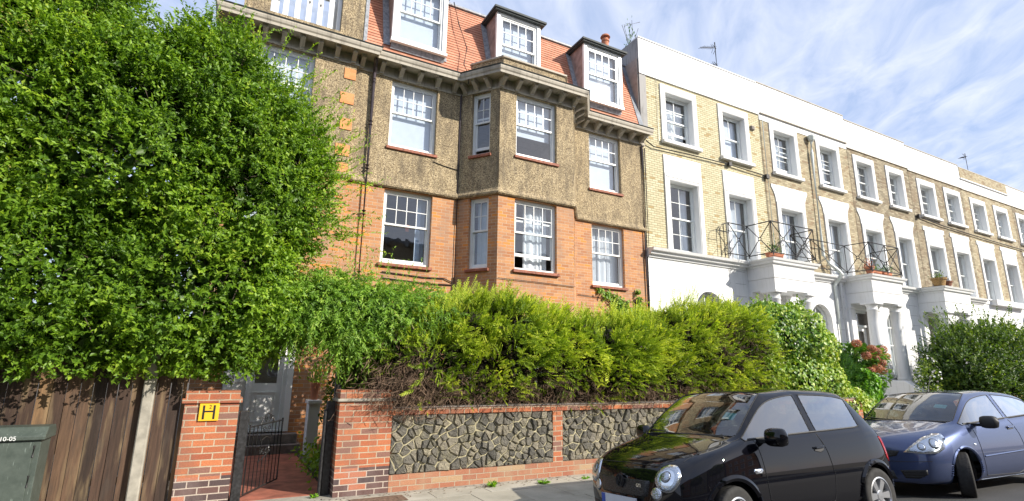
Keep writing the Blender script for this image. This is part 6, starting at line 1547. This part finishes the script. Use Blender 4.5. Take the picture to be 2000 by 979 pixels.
fS = [
 (.20, [(.55,.20),(.66,.21),(.73,.38),(.74,.54),(.70,.66),(.62,.70),(.50,.725),(.36,.742),(.19,.752),(0,.755)], -.18),
 (.46, [(.62,.18),(.79,.19),(.825,.42),(.82,.62),(.77,.78),(.69,.825),(.57,.85),(.42,.865),(.22,.875),(0,.878)], -.14),
 (.82, [(.64,.18),(.81,.19),(.845,.45),(.84,.68),(.80,.86),(.72,.90),(.60,.925),(.44,.94),(.22,.952),(0,.956)], -.10),
 (1.10,[(.64,.18),(.81,.19),(.845,.46),(.84,.70),(.80,.90),(.75,.945),(.71,.965),(.66,.985),(.34,1.0),(0,1.005)], -.14),
 (1.42,[(.64,.18),(.81,.19),(.845,.46),(.84,.70),(.80,.92),(.76,.965),(.67,1.17),(.62,1.225),(.34,1.245),(0,1.25)], -.10),
 (1.74,[(.64,.18),(.81,.19),(.845,.46),(.84,.70),(.80,.935),(.76,.98),(.61,1.33),(.555,1.39),(.30,1.418),(0,1.425)], -.05),
 (2.30,[(.64,.18),(.81,.19),(.845,.46),(.84,.70),(.80,.95),(.755,1.0),(.595,1.375),(.54,1.43),(.3,1.448),(0,1.452)], 0),
 (2.38,[(.64,.18),(.81,.19),(.845,.46),(.84,.70),(.80,.952),(.755,1.003),(.595,1.375),(.54,1.43),(.3,1.448),(0,1.452)], 0),
 (3.00,[(.64,.18),(.81,.19),(.845,.46),(.84,.70),(.795,.965),(.745,1.03),(.60,1.34),(.54,1.405),(.3,1.428),(0,1.432)], 0),
 (3.34,[(.64,.18),(.80,.19),(.84,.46),(.83,.70),(.785,.97),(.73,1.06),(.61,1.26),(.54,1.35),(.3,1.38),(0,1.385)], .03),
 (3.50,[(.62,.18),(.79,.20),(.82,.46),(.81,.70),(.77,.96),(.71,1.05),(.60,1.22),(.53,1.30),(.3,1.33),(0,1.335)], .04),
 (3.74,[(.60,.19),(.76,.21),(.79,.46),(.78,.70),(.74,.92),(.69,1.0),(.62,1.06),(.54,1.09),(.3,1.11),(0,1.115)], .05),
 (3.86,[(.56,.22),(.70,.24),(.74,.46),(.73,.68),(.69,.86),(.65,.91),(.58,.94),(.50,.95),(.28,.96),(0,.965)], .06)]
fies, T = make_car(dict(name='blue_car', label='metallic blue three-door hatchback with swept headlight and turned front wheel parked behind the black car', paint=M['bluepaint'], stations=fS,
    glass=dict(side={3,4,5,7,8}, wind={3,4}, rear={10}), nose=[-.02,-.06,-.05,-.02], tail=[.03,.05,.05,.02], wheels=(.84,3.32), archr=.345, wz=.295, tr=.295, track=.755, bpx=2.34, cowl=1.10, pc=c0))
for sd in (-1, 1):
    ang = R(42); d = Vector((math.cos(ang), -sd*math.sin(ang), 0)); s = Vector((-d.y, d.x, 0)); cc = Vector((.34, sd*.62, 0))
    f = -1 if sd == -1 else 1
    poly = [(f*a, z) for a, z in ((-.30,.605),(-.20,.685),(-.05,.775),(.10,.825),(.21,.825),(.225,.76),(.17,.65),(.08,.60),(-.10,.592))]
    hl = T['patch'](poly, d, M['chrome'], 'headlight', off=.006, bulge=.003, pc=tuple(cc))
    sc = [(p[0]*.90, .70+(p[1]-.70)*.86) for p in poly]; T['patch'](sc, d, M['reflector'], 'reflector', hl, off=.014)
    for a, z, r in ((.07,.715,.060),(-.09,.675,.045)): T['patch'](circ(f*a, z, r), d, M['trim'], 'lamp_ring', hl, off=.020); T['patch'](circ(f*a, z, r*.85), d, M['reflector'], 'lamp_bowl', hl, off=.025, bulge=.01)
    T['patch'](poly, d, M['lens'], 'lens', hl, off=.030, bulge=.014)
T['patch']([(-.40,.625),(.40,.625),(.36,.555),(.25,.53),(-.25,.53),(-.36,.555)], FX, M['grille'], 'grille', off=.003, pc=c0)
T['patch']([(-.30,.36),(.30,.36),(.33,.25),(-.33,.25)], FX, M['grille'], 'lower_intake', off=.003)
for sd in (-1,1):
    T['patch']([(sd*.38,.37),(sd*.66,.39),(sd*.66,.33),(sd*.56,.27),(sd*.42,.27)], FX, M['trim'], 'side_intake', off=.003)
    for z in (.30,.33,.36): T['seam']([(sd*.42,z-.01),(sd*.62,z)], FX, 'intake_slat', r=.005, mat=M['rubber'], off=.006)
T['seam']([(-.72,.50),(-.5,.485),(0,.478),(.5,.485),(.72,.50)], FX, 'bumper_line', r=.004)
h, n = T['hit'](0, .44, FX); px = h.x
m = MB(); m.box(px-.028,px-.012,-.26,.26,.385,.495); m.build('number_plate', M['plate'], fies)
h, n = T['hit'](0, .69, FX)
m = MB(); m.v = []; P = [(h.x-.012, .075*math.cos(a), .668+.034*math.sin(a)) for a in np.linspace(0, 2*math.pi, 25)[:-1]]; P2 = [(q[0]-.008, q[1]*.9, .668+(q[2]-.668)*.9) for q in P]; i1 = [m.p(q) for q in P]; i2 = [m.p(q) for q in P2]
for k in range(24): m.idx((i1[k], i1[(k+1)%24], i2[(k+1)%24], i2[k]))
m.idx(i2); m.build('emblem', M['chrome'], fies)
for sd, d in ((-1, SDN), (1, SDF)):
    f = (lambda x: -x) if sd == -1 else (lambda x: x)
    S_ = lambda pts: [(f(x), z) for x, z in pts]
    T['seam'](S_([(1.22,.955),(1.25,.80),(1.26,.50),(1.30,.26),(2.25,.24),(2.44,.30),(2.48,.55),(2.44,.80),(2.34,.99)]), d, 'door_seam', r=.005, pc=c0)
    T['seam'](S_([(1.30,.52),(2.42,.55)]), d, 'door_moulding', r=.012, mat=M['bluepaint'])
    T['seam'](S_([(1.14,.965),(1.8,.995),(3.2,1.06)]), d, 'belt_moulding', r=.010)
    T['seam'](S_([(1.22,.21),(3.0,.215)]), d, 'sill_line', r=.004, mat=M['chrome'])
    hd = T['patch'](S_([(2.16,.90),(2.34,.91),(2.34,.86),(2.16,.85)]), d, M['trim'], 'door_handle', off=.004); T['patch'](S_([(2.17,.895),(2.34,.905),(2.34,.88),(2.17,.87)]), d, M['bluepaint'], 'handle_grip', hd, off=.022)
    T['patch'](S_([(1.10,.70),(1.16,.70),(1.165,.675),(1.10,.675)]), d, M['chrome'], 'side_indicator', off=.006)
    for wx in (.84, 3.32):
        P = [(wx+.362*math.cos(a), .305+.362*math.sin(a)) for a in np.linspace(.03, math.pi-.03, 40)]; T['seam'](S_(P), d, 'arch_flare', r=.022, mat=M['bluepaint'], off=-.004, step=.2)
    T['patch'](S_([(3.62,1.0),(3.76,.98),(3.80,.74),(3.72,.70),(3.66,.78)]), d, M['redlamp'], 'rear_lamp', off=.006)
    mirror(fies, T, 1.34, .85, .985, M['trim'], sd)
    T['wheel'](.84, sd, R(28), spokes=7); T['wheel'](3.32, sd, 0, spokes=7)
m = MB(); m.tube([(1.00,-.60,.985),(.96,0,1.0),(1.0,.45,.995)], .010, 5); m.tube([(1.06,-.52,1.005),(1.12,.1,1.07)], .009, 5); m.tube([(.98,.10,1.005),(1.08,.60,1.04)], .009, 5); m.build('wiper', M['trim'], fies)
m = MB(); h = T['bvh'].ray_cast(Vector((1.86,0,3)), Vector((0,0,-1)))[0]; m.tube([tuple(h),(h.x+.03,0,h.z+.04)], .014, 6); m.tube([(h.x+.02,0,h.z+.03),(h.x+.16,0,h.z+.22)], .006, 5); m.build('roof_aerial', M['trim'], fies)
a_ = [T['bvh'].ray_cast(Vector((x,y,3)), Vector((0,0,-1)))[0] for x, y in ((1.30,-.48),(1.30,-.32),(1.38,-.32),(1.38,-.48))]
m = MB(); m.face([tuple(p-Vector((0,0,.012))) for p in a_]); m.build('parking_permit', M['sticker'], T['ws'], fixn=False)
fies.location = (8.50, 4.72, -.085); fies.rotation_euler = (R(-4.0), 0, R(-3))

# ================================================================ the other side of the street (seen only as reflections)
def opposite(x0, w, hgt, bk, lab):
    o = thing('opposite_house', (x0+w/2, -17.5, 0), lab, 'house', 'houses across the street')
    tfo = frame((x0+w, -17.0, 0), (-1,0,0)); ops = [(1+2.2*i, 2.2+2.2*i, z, z+1.7) for i in range(int((w-1)/2.2)) for z in (1.2,4.2,7.0) if z+1.9 < hgt]
    m = MB(tfo); wall(m, 0, w, -.2, hgt, ops, depth=.2); m.build('brick_wall', M[bk], o, fixn=False)
    m = MB(tfo)
    for a, b, c, e in ops: m.box(a-.1,b+.1,.0,.05,c-.12,c); m.box(a,a+.07,-.15,-.05,c,e); m.box(b-.07,b,-.15,-.05,c,e); m.box(a+.07,b-.07,-.15,-.05,(c+e)/2-.03,(c+e)/2+.03); m.box(a+.07,b-.07,-.15,-.05,e-.07,e)
    m.build('window', M['white'], o)
    m = MB(tfo)
    for a, b, c, e in ops: m.face(((a,-.14,c),(b,-.14,c),(b,-.14,e),(a,-.14,e)))
    m.build('pane', M['room'], o, fixn=False)
    m = MB(tfo); m.box(0,w,-7,-.2,hgt-.1,hgt); m.box(0,w,-.3,.2,hgt,hgt+.3); m.box(0,.2,-7,0,0,hgt); m.box(w-.2,w,-7,0,0,hgt); m.build('roof', M['lead'], o)
for i, (bk, hh) in enumerate((('brownbrick',11.0),('redbrick',11.6),('yellowbrick',11.0),('brownbrick',11.4),('redbrick',11.2))):
    opposite(-22+i*10.5, 10.4, hh, bk, ['brown brick house across the street, leftmost','red brick house across the street, behind the camera','cream brick house across the street','brown brick house across the street, right of the cream one','red brick house across the street, rightmost'][i])

for i, (tx, ty, s) in enumerate(((3.0,-9.5,1.0),(10.5,-9.0,1.15),(-6.5,-9.5,1.05))):
    t = thing('street_tree', (tx,ty,0), ['street tree across the road, middle one','street tree across the road, to the right','street tree across the road, to the left'][i], 'tree', 'street trees across the road')
    bb2 = [(tx,ty,5.0*s,2.2*s,2.0*s,1.7*s),(tx+1.2,ty,4.4*s,1.5*s,1.5*s,1.2*s),(tx-1.3,ty+.3,4.6*s,1.5*s,1.4*s,1.3*s),(tx+.2,ty,6.2*s,1.4*s,1.4*s,1.1*s)]
    P, N_ = shell(bb2, 5500, .9, seed=20+i, lumpy=.3); leaves('crown', P, N_+rng.normal(size=P.shape), N_+rng.normal(size=P.shape)*.6, rng.uniform(.14,.24,len(P)), rng.uniform(.08,.13,len(P)), LM['bush'], t)
    m = MB(); m.tube([(tx,ty,-.1),(tx+.05,ty,1.8),(tx,ty,4.0*s)], .17, 10, r2=.10); limbs(m, (tx,ty,2.6), [(tx+1.2,ty,4.6*s),(tx-1.3,ty+.3,4.7*s),(tx+.2,ty,6.0*s)], .08, i); m.build('trunk', LM['wood'], t)
